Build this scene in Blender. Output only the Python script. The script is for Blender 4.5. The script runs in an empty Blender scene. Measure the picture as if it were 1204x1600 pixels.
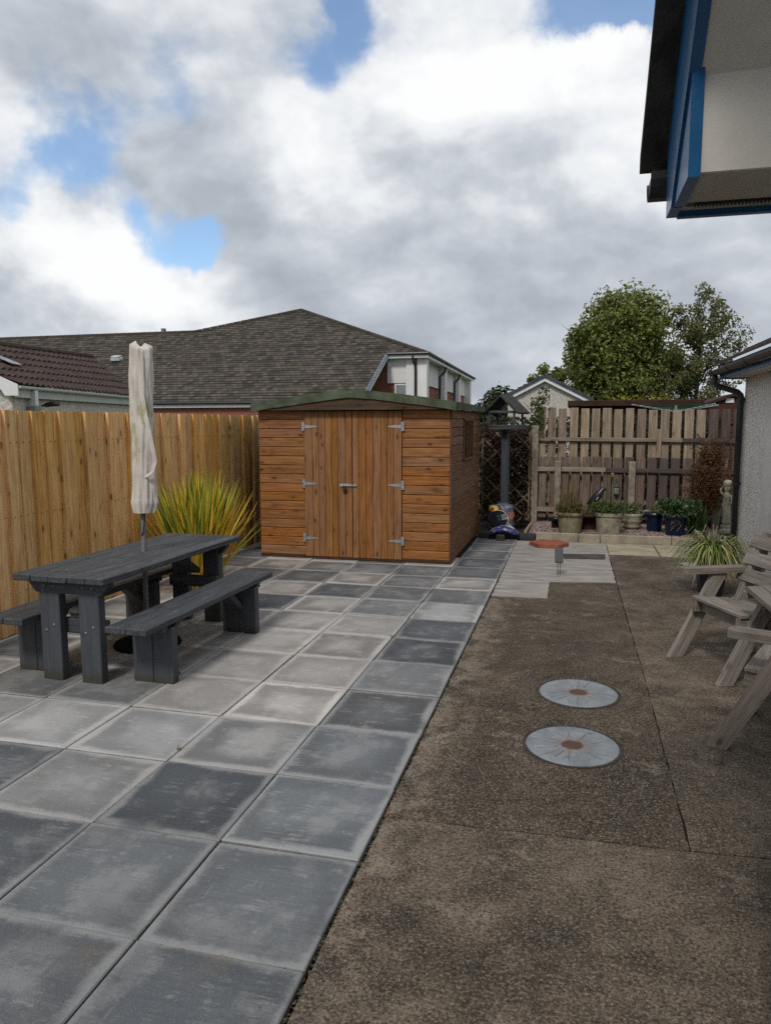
import bpy, bmesh, math, random
from mathutils import Vector, Matrix
import numpy as np
R = math.radians
rnd = random.Random(7)
sc = bpy.context.scene
COL = sc.collection

# ------------------------------------------------------------------ camera
YAW, PITCH, ROLL = -0.249776, 0.120281, -0.002404
CAM = Vector((0.77195, -1.99758, 1.70827))
fw = Vector((math.sin(YAW)*math.cos(PITCH), math.cos(YAW)*math.cos(PITCH), -math.sin(PITCH)))
r0 = Vector((math.cos(YAW), -math.sin(YAW), 0)); u0 = r0.cross(fw)
rt = r0*math.cos(ROLL) + u0*math.sin(ROLL); up = u0*math.cos(ROLL) - r0*math.sin(ROLL)
cam = bpy.data.cameras.new('camera'); camo = bpy.data.objects.new('camera', cam); COL.objects.link(camo)
M = Matrix((rt, up, -fw)).transposed().to_4x4(); M.translation = CAM
camo.matrix_world = M
cam.sensor_fit = 'VERTICAL'; cam.sensor_height = 36; cam.lens = 1151.73/1600*36
cam.clip_start = 0.05; cam.clip_end = 2000
sc.camera = camo
sc.render.engine = 'CYCLES'
sc.view_settings.view_transform = 'Standard'; sc.view_settings.look = 'None'
sc.view_settings.gamma = 1; sc.view_settings.exposure = 0.35
sc.cycles.max_bounces = 6; sc.cycles.transparent_max_bounces = 6
sc.cycles.use_denoising = False
sc.cycles.caustics_reflective = False; sc.cycles.caustics_refractive = False

# ------------------------------------------------------------------ node helper
class NT:
    def __init__(s, tree): s.t = tree; s.N = tree.nodes; s.L = tree.links
    def put(s, sock, v):
        if v is None: return
        if isinstance(v, bpy.types.NodeSocket): s.L.new(v, sock)
        else:
            if isinstance(v, (tuple, list)) and len(v) == 3 and sock.type == 'RGBA': v = (*v, 1)
            sock.default_value = v
    def node(s, ty, ins=(), **props):
        n = s.N.new(ty)
        for k, v in props.items(): setattr(n, k, v)
        for k, v in (ins.items() if isinstance(ins, dict) else enumerate(ins)): s.put(n.inputs[k], v)
        return n
    def m(s, op, a, b=None, c=None, clamp=False):
        n = s.node('ShaderNodeMath', operation=op, use_clamp=clamp)
        s.put(n.inputs[0], a); s.put(n.inputs[1], b); s.put(n.inputs[2], c); return n.outputs[0]
    def vm(s, op, a, b=None, out=0):
        n = s.node('ShaderNodeVectorMath', operation=op); s.put(n.inputs[0], a); s.put(n.inputs[1], b)
        return n.outputs[out]
    def noise(s, vec, scale=5, detail=4, rough=.55, dist=0, out='Fac'):
        n = s.node('ShaderNodeTexNoise', {'Scale': scale, 'Detail': detail, 'Roughness': rough, 'Distortion': dist})
        s.put(n.inputs['Vector'], vec); return n.outputs[out]
    def voro(s, vec, scale=5, feature='F1', out='Distance', rand=1):
        n = s.node('ShaderNodeTexVoronoi', {'Scale': scale, 'Randomness': rand}, feature=feature)
        s.put(n.inputs['Vector'], vec); return n.outputs[out]
    def ramp(s, fac, stops, interp='LINEAR'):
        n = s.node('ShaderNodeValToRGB'); s.put(n.inputs[0], fac); e = n.color_ramp.elements; n.color_ramp.interpolation = interp
        while len(e) < len(stops): e.new(.5)
        for el, (p, c) in zip(e, stops):
            el.position = p; el.color = (c, c, c, 1) if isinstance(c, (int, float)) else (*c, 1)
        return n.outputs[0]
    def step(s, v, a, b):
        n = s.node('ShaderNodeMapRange', interpolation_type='SMOOTHSTEP'); n.clamp = True
        s.put(n.inputs[0], v); n.inputs[1].default_value = a; n.inputs[2].default_value = b
        return n.outputs[0]
    def mix(s, f, a, b, mode='MIX'):
        n = s.node('ShaderNodeMix', data_type='RGBA', blend_type=mode)
        s.put(n.inputs[0], f); s.put(n.inputs[6], a); s.put(n.inputs[7], b); return n.outputs[2]
    def mapping(s, vec, scale=(1, 1, 1), loc=(0, 0, 0), rot=(0, 0, 0)):
        n = s.node('ShaderNodeMapping'); s.put(n.inputs[0], vec)
        n.inputs[1].default_value = loc; n.inputs[2].default_value = rot; n.inputs[3].default_value = scale
        return n.outputs[0]
    def bump(s, h, strength=.5, dist=.01, normal=None):
        n = s.node('ShaderNodeBump', {'Strength': strength, 'Distance': dist}); s.put(n.inputs['Height'], h)
        s.put(n.inputs['Normal'], normal); return n.outputs[0]

# ------------------------------------------------------------------ world
def pxdir(x, y):
    return (fw*1151.73 + rt*(x-602) - up*(y-800)).normalized()
SUN_EL, SUN_AZ = R(48), R(188)          # azimuth clockwise from +Y
world = bpy.data.worlds.new('World'); sc.world = world; world.use_nodes = True
w = NT(world.node_tree); w.N.clear()
sky = w.node('ShaderNodeTexSky', sky_type='NISHITA', sun_disc=False)
sky.sun_elevation = SUN_EL; sky.sun_rotation = SUN_AZ; sky.air_density = 1.0; sky.dust_density = .4; sky.ozone_density = 1.5
tc = w.node('ShaderNodeTexCoord').outputs['Generated']
SC = (1.0, 1.0, 1.6)
d0 = w.mapping(tc, SC)
warp = w.noise(d0, 3.0, 4, .55, 0, 'Color')
wv = w.vm('SCALE', w.vm('SUBTRACT', warp, (.5, .5, .5))); wv.node.inputs['Scale'].default_value = .10
d1 = w.vm('ADD', d0, wv)
UPV = (.03, -.01, .085)
big = w.noise(d1, 2.3, 12, .5); bigu = w.noise(w.vm('ADD', d1, UPV), 2.3, 5, .5)
puff = w.noise(w.vm('ADD', d1, (3.1, 1.7, 5.2)), 9.0, 10, .54); puffu = w.noise(w.vm('ADD', d1, (3.11, 1.7, 5.2+.024)), 9.0, 7, .54)
def blob(px, py, size):
    d = pxdir(px, py); k = 1/(size/1151.73)**2
    a = w.m('MULTIPLY', w.m('SUBTRACT', w.vm('DOT_PRODUCT', d_blob, tuple(d), 1), 1.0), k)
    return w.m('EXPONENT', a)
wv2 = w.vm('SCALE', w.vm('SUBTRACT', w.noise(tc, 7.0, 6, .6, 0, 'Color'), (.5, .5, .5))); wv2.node.inputs['Scale'].default_value = .16
d_blob = w.vm('NORMALIZE', w.vm('ADD', tc, wv2))
def total(lst):
    acc = None
    for px, py, s_, wt in lst:
        t = w.m('MULTIPLY', blob(px, py, s_), wt)
        acc = t if acc is None else w.m('ADD', acc, t)
    return acc
holes = total([(105, 240, 42, .48), (15, 305, 34, .42), (318, 372, 22, .58), (235, 355, 26, .42), (150, 170, 40, .26), (270, 110, 46, .24), (548, 18, 24, .55),
               (500, 100, 30, .34), (330, 350, 24, .4), (620, 60, 36, .22), (960, -4, 44, .85), (1008, 45, 20, .7), (850, 12, 44, .40), (690, 190, 14, .30), (420, 15, 30, .15), (200, 150, 150, .09), (450, 110, 100, .07), (650, 60, 100, .07)])
cov = w.m('ADD', w.m('ADD', .70, w.m('MULTIPLY', w.m('SUBTRACT', big, .5), 1.5)), w.m('MULTIPLY', w.m('SUBTRACT', puff, .5), .55))
cov = w.m('SUBTRACT', cov, holes)
cover = w.step(cov, .08, .44)
light = total([(860, 130, 120, .20), (650, 190, 90, .24), (480, 280, 60, .26), (120, 400, 60, .34), (210, 410, 60, .26), (30, 385, 40, .28), (700, 120, 110, .14), (980, 200, 90, .12),
               (930, 330, 110, .08), (300, 450, 60, .16), (560, 440, 40, .14), (640, 420, 40, .06), (330, 250, 90, -.16), (110, 330, 45, -.16), (690, 385, 110, -.17),
               (560, 330, 70, -.04), (470, 450, 70, -.14), (850, 390, 110, -.05), (40, 450, 50, -.14), (480, 130, 120, -.05), (800, 500, 160, -.06), (360, 90, 120, -.03)])
shade = w.m('ADD', w.m('MULTIPLY', w.m('SUBTRACT', big, bigu), 2.2), w.m('MULTIPLY', w.m('SUBTRACT', puff, puffu), .6))
b = w.m('ADD', w.m('ADD', .55, light), shade)
ccol = w.ramp(b, [(0.08, (.33, .37, .42)), (.35, (.45, .49, .545)), (.55, (.59, .63, .68)), (.76, (.83, .855, .885)), (.95, (.98, .985, .99))])
ccol = w.mix(1.0, ccol, (7.9, 7.9, 7.9), 'MULTIPLY')
skyc = w.mix(1.0, sky.outputs[0], (1.12, 1.25, 1.32), 'MULTIPLY')
fin = w.mix(w.m('ADD', .10, w.m('MULTIPLY', cover, .90)), skyc, ccol)
bg = w.node('ShaderNodeBackground', [fin, .1])
out = w.node('ShaderNodeOutputWorld'); w.L.new(bg.outputs[0], out.inputs[0])

sl = bpy.data.lights.new('sun', 'SUN'); slo = bpy.data.objects.new('sun', sl); COL.objects.link(slo)
sl.energy = 1.5; sl.angle = R(11); sl.color = (1, .95, .88)
sdir = Vector((math.sin(SUN_AZ)*math.cos(SUN_EL), math.cos(SUN_AZ)*math.cos(SUN_EL), math.sin(SUN_EL)))
slo.rotation_euler = sdir.to_track_quat('Z', 'Y').to_euler()

# ------------------------------------------------------------------ object helpers
def obj(name, me, mat=None, parent=None, loc=None, rot=None, label=None, cat=None, group=None, kind=None):
    if isinstance(me, MB): me = me.mesh(name)
    o = bpy.data.objects.new(name, me); COL.objects.link(o)
    if mat is not None and me is not None and not me.materials: me.materials.append(mat)
    if parent: o.parent = parent
    if loc is not None: o.location = loc
    if rot is not None: o.rotation_euler = rot
    if label: o['label'] = label
    if cat: o['category'] = cat
    if group: o['group'] = group
    if kind: o['kind'] = kind
    return o
def empty(name, label, cat, loc=(0, 0, 0), rz=0, group=None):
    return obj(name, None, None, None, loc, (0, 0, rz), label, cat, group)

class MB:
    def __init__(s): s.v = []; s.f = []; s.smooth = False; s.uv = None
    def quad(s, *p):
        i = len(s.v); s.v += [tuple(q) for q in p]; s.f.append(tuple(range(i, i+len(p)))); return s
    def box(s, a, b, c=.004, mat=None):
        # chamfered box from corner a to corner b; mat: optional matrix
        lo = [min(a[k], b[k]) for k in range(3)]; hi = [max(a[k], b[k]) for k in range(3)]
        c = min(c, *(.45*(hi[k]-lo[k]) for k in range(3)))
        i0 = len(s.v); idx = {}
        for sx in (0, 1):
            for sy in (0, 1):
                for sz in (0, 1):
                    p = [(lo, hi)[q][k] for k, q in enumerate((sx, sy, sz))]
                    for ax in range(3):
                        q = list(p)
                        for k in range(3):
                            if k != ax: q[k] += c if (sx, sy, sz)[k] == 0 else -c
                        idx[sx, sy, sz, ax] = len(s.v)
                        s.v.append(tuple(mat @ Vector(q)) if mat is not None else tuple(q))
        F = []
        for ax in range(3):
            o1, o2 = [(1, 2), (2, 0), (0, 1)][ax]
            for sd in (0, 1):
                ring = []
                for u_, v_ in ((0, 0), (1, 0), (1, 1), (0, 1)):
                    k = [0, 0, 0]; k[ax] = sd; k[o1] = u_; k[o2] = v_
                    ring.append(idx[(*k, ax)])
                F.append(tuple(ring) if sd else tuple(reversed(ring)))
        for ax in range(3):      # edges along ax
            o1, o2 = [(1, 2), (2, 0), (0, 1)][ax]
            for u_ in (0, 1):
                for v_ in (0, 1):
                    k0 = [0, 0, 0]; k0[o1] = u_; k0[o2] = v_; k1 = list(k0); k1[ax] = 1
                    q = (idx[(*k0, o1)], idx[(*k1, o1)], idx[(*k1, o2)], idx[(*k0, o2)])
                    F.append(q if (u_ == v_) else tuple(reversed(q)))
        for sx in (0, 1):
            for sy in (0, 1):
                for sz in (0, 1):
                    t = tuple(idx[sx, sy, sz, ax] for ax in range(3))
                    F.append(t if (sx+sy+sz) % 2 else tuple(reversed(t)))
        s.f += F; return s
    def prism(s, poly, ext):
        # poly: list of 3d points (planar), ext: extrusion vector
        n = len(poly); i = len(s.v); e = Vector(ext)
        s.v += [tuple(p) for p in poly] + [tuple(Vector(p)+e) for p in poly]
        s.f.append(tuple(range(i+n-1, i-1, -1))); s.f.append(tuple(range(i+n, i+2*n)))
        for k in range(n):
            k2 = (k+1) % n; s.f.append((i+k, i+k2, i+n+k2, i+n+k))
        return s
    def tube(s, pts, rad, seg=8, cap=True):
        pts = [Vector(p) for p in pts]; n = len(pts)
        rad = rad if isinstance(rad, (list, tuple)) else [rad]*n
        i0 = len(s.v); prev = None
        for k, p in enumerate(pts):
            t = (pts[min(k+1, n-1)]-pts[max(k-1, 0)])
            t = t.normalized() if t.length > 1e-9 else Vector((0, 0, 1))
            if prev is None: a = t.orthogonal().normalized()
            else:
                a = prev - t*prev.dot(t); a = a.normalized() if a.length > 1e-6 else t.orthogonal().normalized()
            prev = a; b_ = t.cross(a)
            for q in range(seg):
                an = 2*math.pi*q/seg
                s.v.append(tuple(p + (a*math.cos(an)+b_*math.sin(an))*rad[k]))
        for k in range(n-1):
            for q in range(seg):
                q2 = (q+1) % seg
                s.f.append((i0+k*seg+q, i0+k*seg+q2, i0+(k+1)*seg+q2, i0+(k+1)*seg+q))
        if cap:
            s.f.append(tuple(range(i0+seg-1, i0-1, -1))); s.f.append(tuple(range(i0+(n-1)*seg, i0+n*seg)))
        return s
    def lathe(s, prof, seg=28, fn=None, cen=(0, 0, 0)):
        i0 = len(s.v); n = len(prof)
        for k, (r, z) in enumerate(prof):
            for q in range(seg):
                an = 2*math.pi*q/seg; rr = r*(fn(an, z) if fn else 1)
                s.v.append((cen[0]+rr*math.cos(an), cen[1]+rr*math.sin(an), cen[2]+z))
        for k in range(n-1):
            for q in range(seg):
                q2 = (q+1) % seg
                s.f.append((i0+k*seg+q, i0+k*seg+q2, i0+(k+1)*seg+q2, i0+(k+1)*seg+q))
        s.f.append(tuple(range(i0+seg-1, i0-1, -1))); s.f.append(tuple(range(i0+(n-1)*seg, i0+n*seg)))
        return s
    def blade(s, p, d, L, wd, droop, seg=4, side=None, fold=.15):
        # strap leaf: starts at p in direction d, bends down by droop
        p = Vector(p); d = Vector(d).normalized()
        sd = Vector(side) if side else d.cross(Vector((0, 0, 1)))
        if sd.length < 1e-4: sd = Vector((1, 0, 0))
        sd = sd.normalized(); i0 = len(s.v)
        for k in range(seg+1):
            t = k/seg; ww = wd*(1-t**2.2)*(0.6+.4*min(1, t*4)) + .0008
            s.v.append(tuple(p+sd*ww)); s.v.append(tuple(p-sd*ww))
            dd = (d + Vector((0, 0, -1))*droop*t).normalized(); p = p + dd*(L/seg)
        for k in range(seg): s.f.append((i0+2*k, i0+2*k+1, i0+2*k+3, i0+2*k+2))
        return s
    def leaf(s, p, nrm, size, rng, asp=.6):
        # folded diamond leaf, 4 triangles
        n = Vector(nrm).normalized(); a = n.orthogonal().normalized(); a.rotate(Matrix.Rotation(rng.uniform(0, 6.283), 3, n)); b_ = n.cross(a)
        p = Vector(p); i = len(s.v); h = n*size*.18
        s.v += [tuple(p-a*size*.5), tuple(p+b_*size*asp*.5+h), tuple(p+a*size*.5-h*.6), tuple(p-b_*size*asp*.5+h)]
        s.f += [(i, i+1, i+2), (i, i+2, i+3)]
        return s
    def mesh(s, name='mesh'):
        me = bpy.data.meshes.new(name); me.from_pydata(s.v, [], s.f)
        if s.smooth: me.shade_smooth()
        me.update(); return me

def rot_to(axis_x, axis_z=(0, 0, 1), loc=(0, 0, 0)):
    x = Vector(axis_x).normalized(); z = Vector(axis_z)
    if abs(x.dot(z.normalized())) > .999: z = Vector((0, 1, 0)) if abs(x.y) < .9 else Vector((1, 0, 0))
    z = (z - x*z.dot(x)).normalized(); y = z.cross(x)
    m_ = Matrix((x, y, z)).transposed().to_4x4(); m_.translation = loc; return m_
def beam(p0, p1, wy, wz, c=.004, upv=(0, 0, 1)):
    # local box mesh along X with the given section; returns mesh, matrix
    p0 = Vector(p0); p1 = Vector(p1); L = (p1-p0).length
    mb = MB().box((-L/2, -wy/2, -wz/2), (L/2, wy/2, wz/2), c)
    return mb, rot_to(p1-p0, upv, (p0+p1)/2)
def beam_obj(name, p0, p1, wy, wz, mat, parent, c=.004, upv=(0, 0, 1), **k):
    mb, m_ = beam(p0, p1, wy, wz, c, upv)
    o = obj(name, mb, mat, parent, **k); o.matrix_local = m_; return o

# ------------------------------------------------------------------ materials
def new_mat(name, rough=.8, spec=.3):
    m_ = bpy.data.materials.new(name); m_.use_nodes = True
    t = NT(m_.node_tree); bs = t.N['Principled BSDF']; bs.inputs['Roughness'].default_value = rough
    bs.inputs['Specular IOR Level'].default_value = spec
    return m_, t, bs
def coords(t, kind='Object', rand=True, amp=37.):
    v = t.node('ShaderNodeTexCoord').outputs[kind]
    if rand:
        r = t.node('ShaderNodeObjectInfo').outputs['Random']
        cmb = t.node('ShaderNodeCombineXYZ', [t.m('MULTIPLY', r, amp), t.m('MULTIPLY', r, amp*.73), t.m('MULTIPLY', r, amp*.41)]).outputs[0]
        return t.vm('ADD', v, cmb), r
    return v, None
def wood(name, dark, mid, light, axis=0, knots=.7, rough=.75, var=.25, grey=None, spec=.25, scale=1.0, bumps=.35, streak=0.0, streakcol=(.03, .025, .02)):
    m_, t, bs = new_mat(name, rough, spec)
    v, r = coords(t)
    s = [14*scale]*3; s[axis] = .9*scale
    g = t.noise(t.mapping(v, s), 3.0, 6, .6, .6)
    s2 = [60*scale]*3; s2[axis] = 1.6*scale
    fine = t.noise(t.mapping(v, s2), 3.0, 3, .5)
    c = t.ramp(g, [(.28, dark), (.5, mid), (.72, light)])
    c = t.mix(t.m('MULTIPLY', t.step(fine, .5, .75), .35), c, dark)
    h = t.m('ADD', t.m('MULTIPLY', g, .5), fine)
    if knots:
        ks = [8.5*scale]*3; ks[axis] = 4.0*scale
        kd = t.voro(t.mapping(v, ks), 1.0)
        kd = t.m('ADD', kd, t.m('MULTIPLY', t.noise(v, 25, 2), .12))
        kn = t.m('SUBTRACT', 1.0, t.step(kd, .13, .25)); halo = t.m('SUBTRACT', 1.0, t.step(kd, .2, .55))
        c = t.mix(t.m('MULTIPLY', halo, .35*knots), c, mid if knots < .5 else tuple(x*.7 for x in mid))
        c = t.mix(t.m('MULTIPLY', kn, knots), c, tuple(x*(.38 if knots < .86 else .5) for x in dark))
    if streak:
        big = t.noise(t.mapping(v, [7 if k != axis else 2.5 for k in range(3)]), 1.3, 5, .65)
        c = t.mix(t.m('MULTIPLY', t.step(big, .56, .72), streak), c, streakcol)
    if grey:
        gn = t.noise(v, 3.0, 5, .6)
        c = t.mix(t.m('MULTIPLY', t.step(gn, .4, .7), .7), c, grey)
    hs = t.node('ShaderNodeHueSaturation', {'Color': c}); 
    t.put(hs.inputs['Value'], t.m('ADD', 1-var/2, t.m('MULTIPLY', r, var)))
    rr = t.m('FRACT', t.m('MULTIPLY', r, 17.31)); t.put(hs.inputs['Saturation'], t.m('ADD', .9, t.m('MULTIPLY', rr, .2)))
    t.put(hs.inputs['Hue'], t.m('ADD', .4965, t.m('MULTIPLY', t.m('FRACT', t.m('MULTIPLY', r, 7.7)), .007)))
    t.put(bs.inputs['Base Color'], hs.outputs[0])
    t.put(bs.inputs['Normal'], t.bump(h, bumps, .004))
    return m_
def plain(name, col, rough=.6, spec=.4, metal=0, nscale=8, namp=.25, bumps=.1, dirt=None, dirtamt=.5, bscale=60):
    m_, t, bs = new_mat(name, rough, spec); bs.inputs['Metallic'].default_value = metal
    v, r = coords(t)
    n = t.noise(v, nscale, 6, .62)
    c = t.mix(t.step(n, .3, .7), tuple(x*(1-namp) for x in col), tuple(min(1, x*(1+namp)) for x in col))
    if dirt: c = t.mix(t.m('MULTIPLY', t.step(t.noise(v, nscale*.6, 7, .68), .5, .68), dirtamt), c, dirt)
    t.put(bs.inputs['Base Color'], c)
    t.put(bs.inputs['Roughness'], t.m('ADD', rough-.08, t.m('MULTIPLY', n, .16)))
    if bumps: t.put(bs.inputs['Normal'], t.bump(t.noise(v, bscale, 4, .6), bumps, .01))
    return m_
def leafmat(name, cols, rough=.55, trans=.35, spec=.3):
    m_, t, bs = new_mat(name, rough, spec)
    ri = t.node('ShaderNodeNewGeometry').outputs['Random Per Island']
    v, _ = coords(t, rand=False)
    f = t.m('ADD', t.m('MULTIPLY', ri, .7), t.m('MULTIPLY', t.noise(v, 1.1, 3), .3))
    c = t.ramp(f, [(k/(len(cols)-1)*.8+.1, cc) for k, cc in enumerate(cols)])
    t.put(bs.inputs['Base Color'], c)
    if trans:
        tr = t.node('ShaderNodeBsdfTranslucent', [c]); mx = t.node('ShaderNodeMixShader', [trans, bs.outputs[0], tr.outputs[0]])
        t.L.new(mx.outputs[0], t.N['Material Output'].inputs[0])
    return m_
# ---- specific materials
def slab_mat():
    m_, t, bs = new_mat('paving_concrete', .75, .35)
    oi = t.node('ShaderNodeObjectInfo'); base = oi.outputs['Color']
    lv = t.node('ShaderNodeTexCoord').outputs['Object']; v, r = coords(t)
    sep = t.node('ShaderNodeSeparateXYZ', [lv])
    ax = t.m('ABSOLUTE', sep.outputs[0]); ay = t.m('ABSOLUTE', sep.outputs[1])
    edge = t.m('SUBTRACT', .3, t.m('MAXIMUM', ax, ay))
    wob = t.noise(v, 6.0, 5, .65); wob2 = t.noise(v, 1.9, 3, .5); wob3 = t.noise(v, 45.0, 4, .7)
    def cen(n_, k): return t.m('MULTIPLY', t.m('SUBTRACT', n_, .5), k)
    e_ = t.m('ADD', t.m('ADD', edge, cen(wob, .05)), t.m('ADD', cen(wob2, .10), cen(wob3, .03)))
    rimm = t.m('SUBTRACT', 1.0, t.step(e_, .012, .048))
    band = t.m('MULTIPLY', t.step(e_, .02, .06), t.m('SUBTRACT', 1.0, t.step(t.m('ADD', e_, cen(wob2, .25)), .08, .21)))
    streak = t.noise(t.mapping(v, (5, 70, 5), rot=(0, 0, .05)), 1.0, 6, .7)
    patch = t.noise(v, 9.0, 9, .72); mid = t.noise(t.vm('ADD', v, (4, 8, 1)), 3.0, 8, .66)
    pale = t.mix(.45, t.mix(1.0, base, (1.6, 1.56, 1.52), 'MULTIPLY'), (.40, .385, .37))
    darkc = t.mix(1.0, base, (.54, .53, .53), 'MULTIPLY')
    c = t.mix(t.m('MULTIPLY', t.step(mid, .47, .62), .5), base, pale)
    bandk = t.m('MULTIPLY', t.m('ADD', .35, t.m('MULTIPLY', t.m('FRACT', t.m('MULTIPLY', r, 5.71)), .6)), t.step(t.noise(t.vm('ADD', v, (1, 5, 2)), 2.0, 3), .32, .54))
    c = t.mix(t.m('MULTIPLY', band, bandk), c, darkc)
    c = t.mix(t.m('MULTIPLY', t.m('SUBTRACT', 1.0, t.step(streak, .34, .50)), .20), c, darkc)
    c = t.mix(t.m('MULTIPLY', t.step(streak, .54, .70), .12), c, pale)
    bloom = t.m('MULTIPLY', t.step(patch, .52, .64), t.step(streak, .44, .60))
    c = t.mix(t.m('MULTIPLY', bloom, .6), c, pale)
    rimk = t.m('MULTIPLY', t.m('ADD', .5, t.m('MULTIPLY', t.m('FRACT', t.m('MULTIPLY', r, 9.13)), .5)), t.step(t.noise(t.vm('ADD', v, (6, 1, 4)), 2.6, 3), .26, .48))
    c = t.mix(t.m('MULTIPLY', rimm, rimk), c, pale)
    st2 = t.noise(t.mapping(v, (70, 4, 5), rot=(0, 0, .08)), 1.0, 6, .7)
    c = t.mix(t.m('MULTIPLY', t.m('MULTIPLY', t.step(st2, .56, .68), t.step(t.noise(v, 4.2, 3), .54, .66)), .22), c, (.36, .355, .35))
    br_ = t.noise(t.vm('ADD', v, (2, 3, 9)), 3.6, 5, .6)
    c = t.mix(t.m('MULTIPLY', t.step(br_, .6, .74), .35), c, (.17, .135, .105))
    gr = t.noise(v, 190, 3, .8); gr2 = t.noise(v, 60, 4, .8)
    c = t.mix(t.m('MULTIPLY', t.step(gr, .54, .72), .30), c, (.50, .495, .49))
    c = t.mix(t.m('MULTIPLY', t.m('SUBTRACT', 1.0, t.step(gr, .28, .44)), .45), c, (.05, .05, .052))
    c = t.mix(t.m('MULTIPLY', t.m('SUBTRACT', 1.0, t.step(gr2, .30, .46)), .35), c, darkc)
    jl = t.m('SUBTRACT', 1.0, t.step(t.m('ADD', edge, cen(wob, .01)), .001, .007))
    c = t.mix(t.m('MULTIPLY', jl, .6), c, (.06, .058, .055))
    t.put(bs.inputs['Base Color'], c)
    t.put(bs.inputs['Roughness'], t.m('ADD', .55, t.m('MULTIPLY', patch, .4)))
    t.put(bs.inputs['Normal'], t.bump(t.m('ADD', t.m('MULTIPLY', gr, .5), t.m('ADD', t.m('MULTIPLY', patch, .6), t.m('MULTIPLY', streak, .3))), .22, .006))
    return m_
def concrete_mat(name, tone, dark=.6):
    m_, t, bs = new_mat(name, .92, .2)
    v, _ = coords(t, rand=False)
    big = t.noise(v, 1.0, 12, .68); med = t.noise(v, 4.5, 12, .76); sp = t.noise(v, 85, 3, .75); vo = t.voro(v, 150, out='Color')
    vf = t.node('ShaderNodeSeparateColor', [vo]).outputs[0]
    sxyz = t.node('ShaderNodeSeparateXYZ', [v])
    c = t.ramp(t.m('ADD', t.m('MULTIPLY', big, .5), t.m('MULTIPLY', med, .5)),
               [(.40, tuple(x*.45 for x in tone)), (.5, tone), (.60, tuple(x*1.6 for x in tone))])
    li2 = t.noise(t.vm('ADD', v, (1, 7, 0)), 3.0, 14, .80)
    nearedge = t.m('SUBTRACT', 1.0, t.step(t.m('ADD', sxyz.outputs[0], t.m('MULTIPLY', t.m('SUBTRACT', li2, .5), 1.1)), .04, .30))
    c = t.mix(t.m('MULTIPLY', t.m('MULTIPLY', nearedge, t.step(med, .42, .58)), .75), c, (.28, .225, .175))
    li = t.noise(t.vm('ADD', v, (5, 2, 0)), 1.7, 14, .76)
    c = t.mix(t.m('MULTIPLY', t.step(li, .50, .62), .66), c, (.040, .033, .026))
    c = t.mix(t.m('MULTIPLY', t.step(li2, .54, .62), .6), c, (.27, .215, .165))
    c = t.mix(t.m('MULTIPLY', t.step(sp, .54, .64), .62), c, (.34, .28, .215))
    c = t.mix(t.m('MULTIPLY', t.m('SUBTRACT', 1.0, t.step(sp, .36, .47)), dark+.3), c, (.016, .014, .012))
    c = t.mix(t.m('MULTIPLY', t.step(vf, .80, .92), .25), c, (.30, .26, .21))
    c = t.mix(t.m('MULTIPLY', t.m('SUBTRACT', 1.0, t.step(vf, .08, .22)), .55), c, (.02, .018, .016))
    mo = t.noise(t.vm('ADD', v, (8, 1, 3)), 2.4, 8, .7)
    c = t.mix(t.m('MULTIPLY', t.m('MULTIPLY', t.step(mo, .58, .68), t.step(sxyz.outputs[0], 1.2, 1.6)), .55), c, (.06, .062, .028))
    t.put(bs.inputs['Base Color'], c)
    t.put(bs.inputs['Normal'], t.bump(t.m('ADD', sp, t.m('MULTIPLY', vf, .5)), .7, .009))
    return m_
def screed_mat():
    m_, t, bs = new_mat('damp_screed', .5, .4)
    v, _ = coords(t, rand=False)
    sm = t.noise(t.mapping(v, (1.6, 7, 1)), 1.6, 6, .6); md = t.noise(v, 9, 6, .65); fi = t.noise(v, 60, 4, .7)
    c = t.ramp(sm, [(.3, (.15, .135, .122)), (.48, (.27, .245, .222)), (.7, (.37, .34, .315))])
    c = t.mix(t.m('MULTIPLY', t.step(md, .5, .7), .35), c, (.22, .185, .16))
    c = t.mix(t.m('MULTIPLY', t.step(fi, .5, .8), .2), c, (.45, .4, .36))
    t.put(bs.inputs['Base Color'], c)
    t.put(bs.inputs['Roughness'], t.m('ADD', .35, t.m('MULTIPLY', sm, .5)))
    t.put(bs.inputs['Normal'], t.bump(t.m('ADD', fi, md), .2, .006))
    return m_
SLAB = slab_mat()
CONC = concrete_mat('weathered_concrete', (.084, .064, .046), .5); CONC_B = concrete_mat('weathered_concrete_lighter', (.122, .095, .070), .42)
SCREED = screed_mat()
SOIL = plain('dark_soil', (.035, .027, .02), .95, .1, nscale=14, namp=.5, bumps=.8, bscale=40)
GROUND = plain('field_ground', (.07, .085, .04), .95, .1, nscale=.6, namp=.3, bumps=0)
FENCEW = wood('treated_fence_timber', (.43, .22, .075), (.73, .425, .155), (.90, .60, .26), axis=2, knots=.9, var=.36, scale=1.0, streak=.30, streakcol=(.34, .18, .06))
SHEDW = wood('stained_shed_timber', (.14, .060, .022), (.275, .120, .044), (.37, .174, .069), axis=0, knots=.85, var=.16, streak=.62, streakcol=(.07, .032, .014))
SHEDV = wood('stained_door_timber', (.14, .061, .022), (.26, .117, .043), (.345, .163, .063), axis=2, knots=.8, var=.14, streak=.12, streakcol=(.10, .05, .02))
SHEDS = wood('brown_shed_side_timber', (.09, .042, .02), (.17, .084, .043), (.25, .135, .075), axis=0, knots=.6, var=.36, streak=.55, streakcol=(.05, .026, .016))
FELT = plain('green_roofing_felt', (.082, .10, .066), .95, .15, nscale=6, namp=.35, bumps=.6, bscale=180, dirt=(.075, .07, .045), dirtamt=.6)
SLATE = wood('slate_painted_timber', (.026, .029, .035), (.052, .057, .066), (.092, .097, .105), axis=0, knots=.5, rough=.55, var=.25, spec=.4, bumps=.8, streak=.5, streakcol=(.13, .13, .132))
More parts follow.
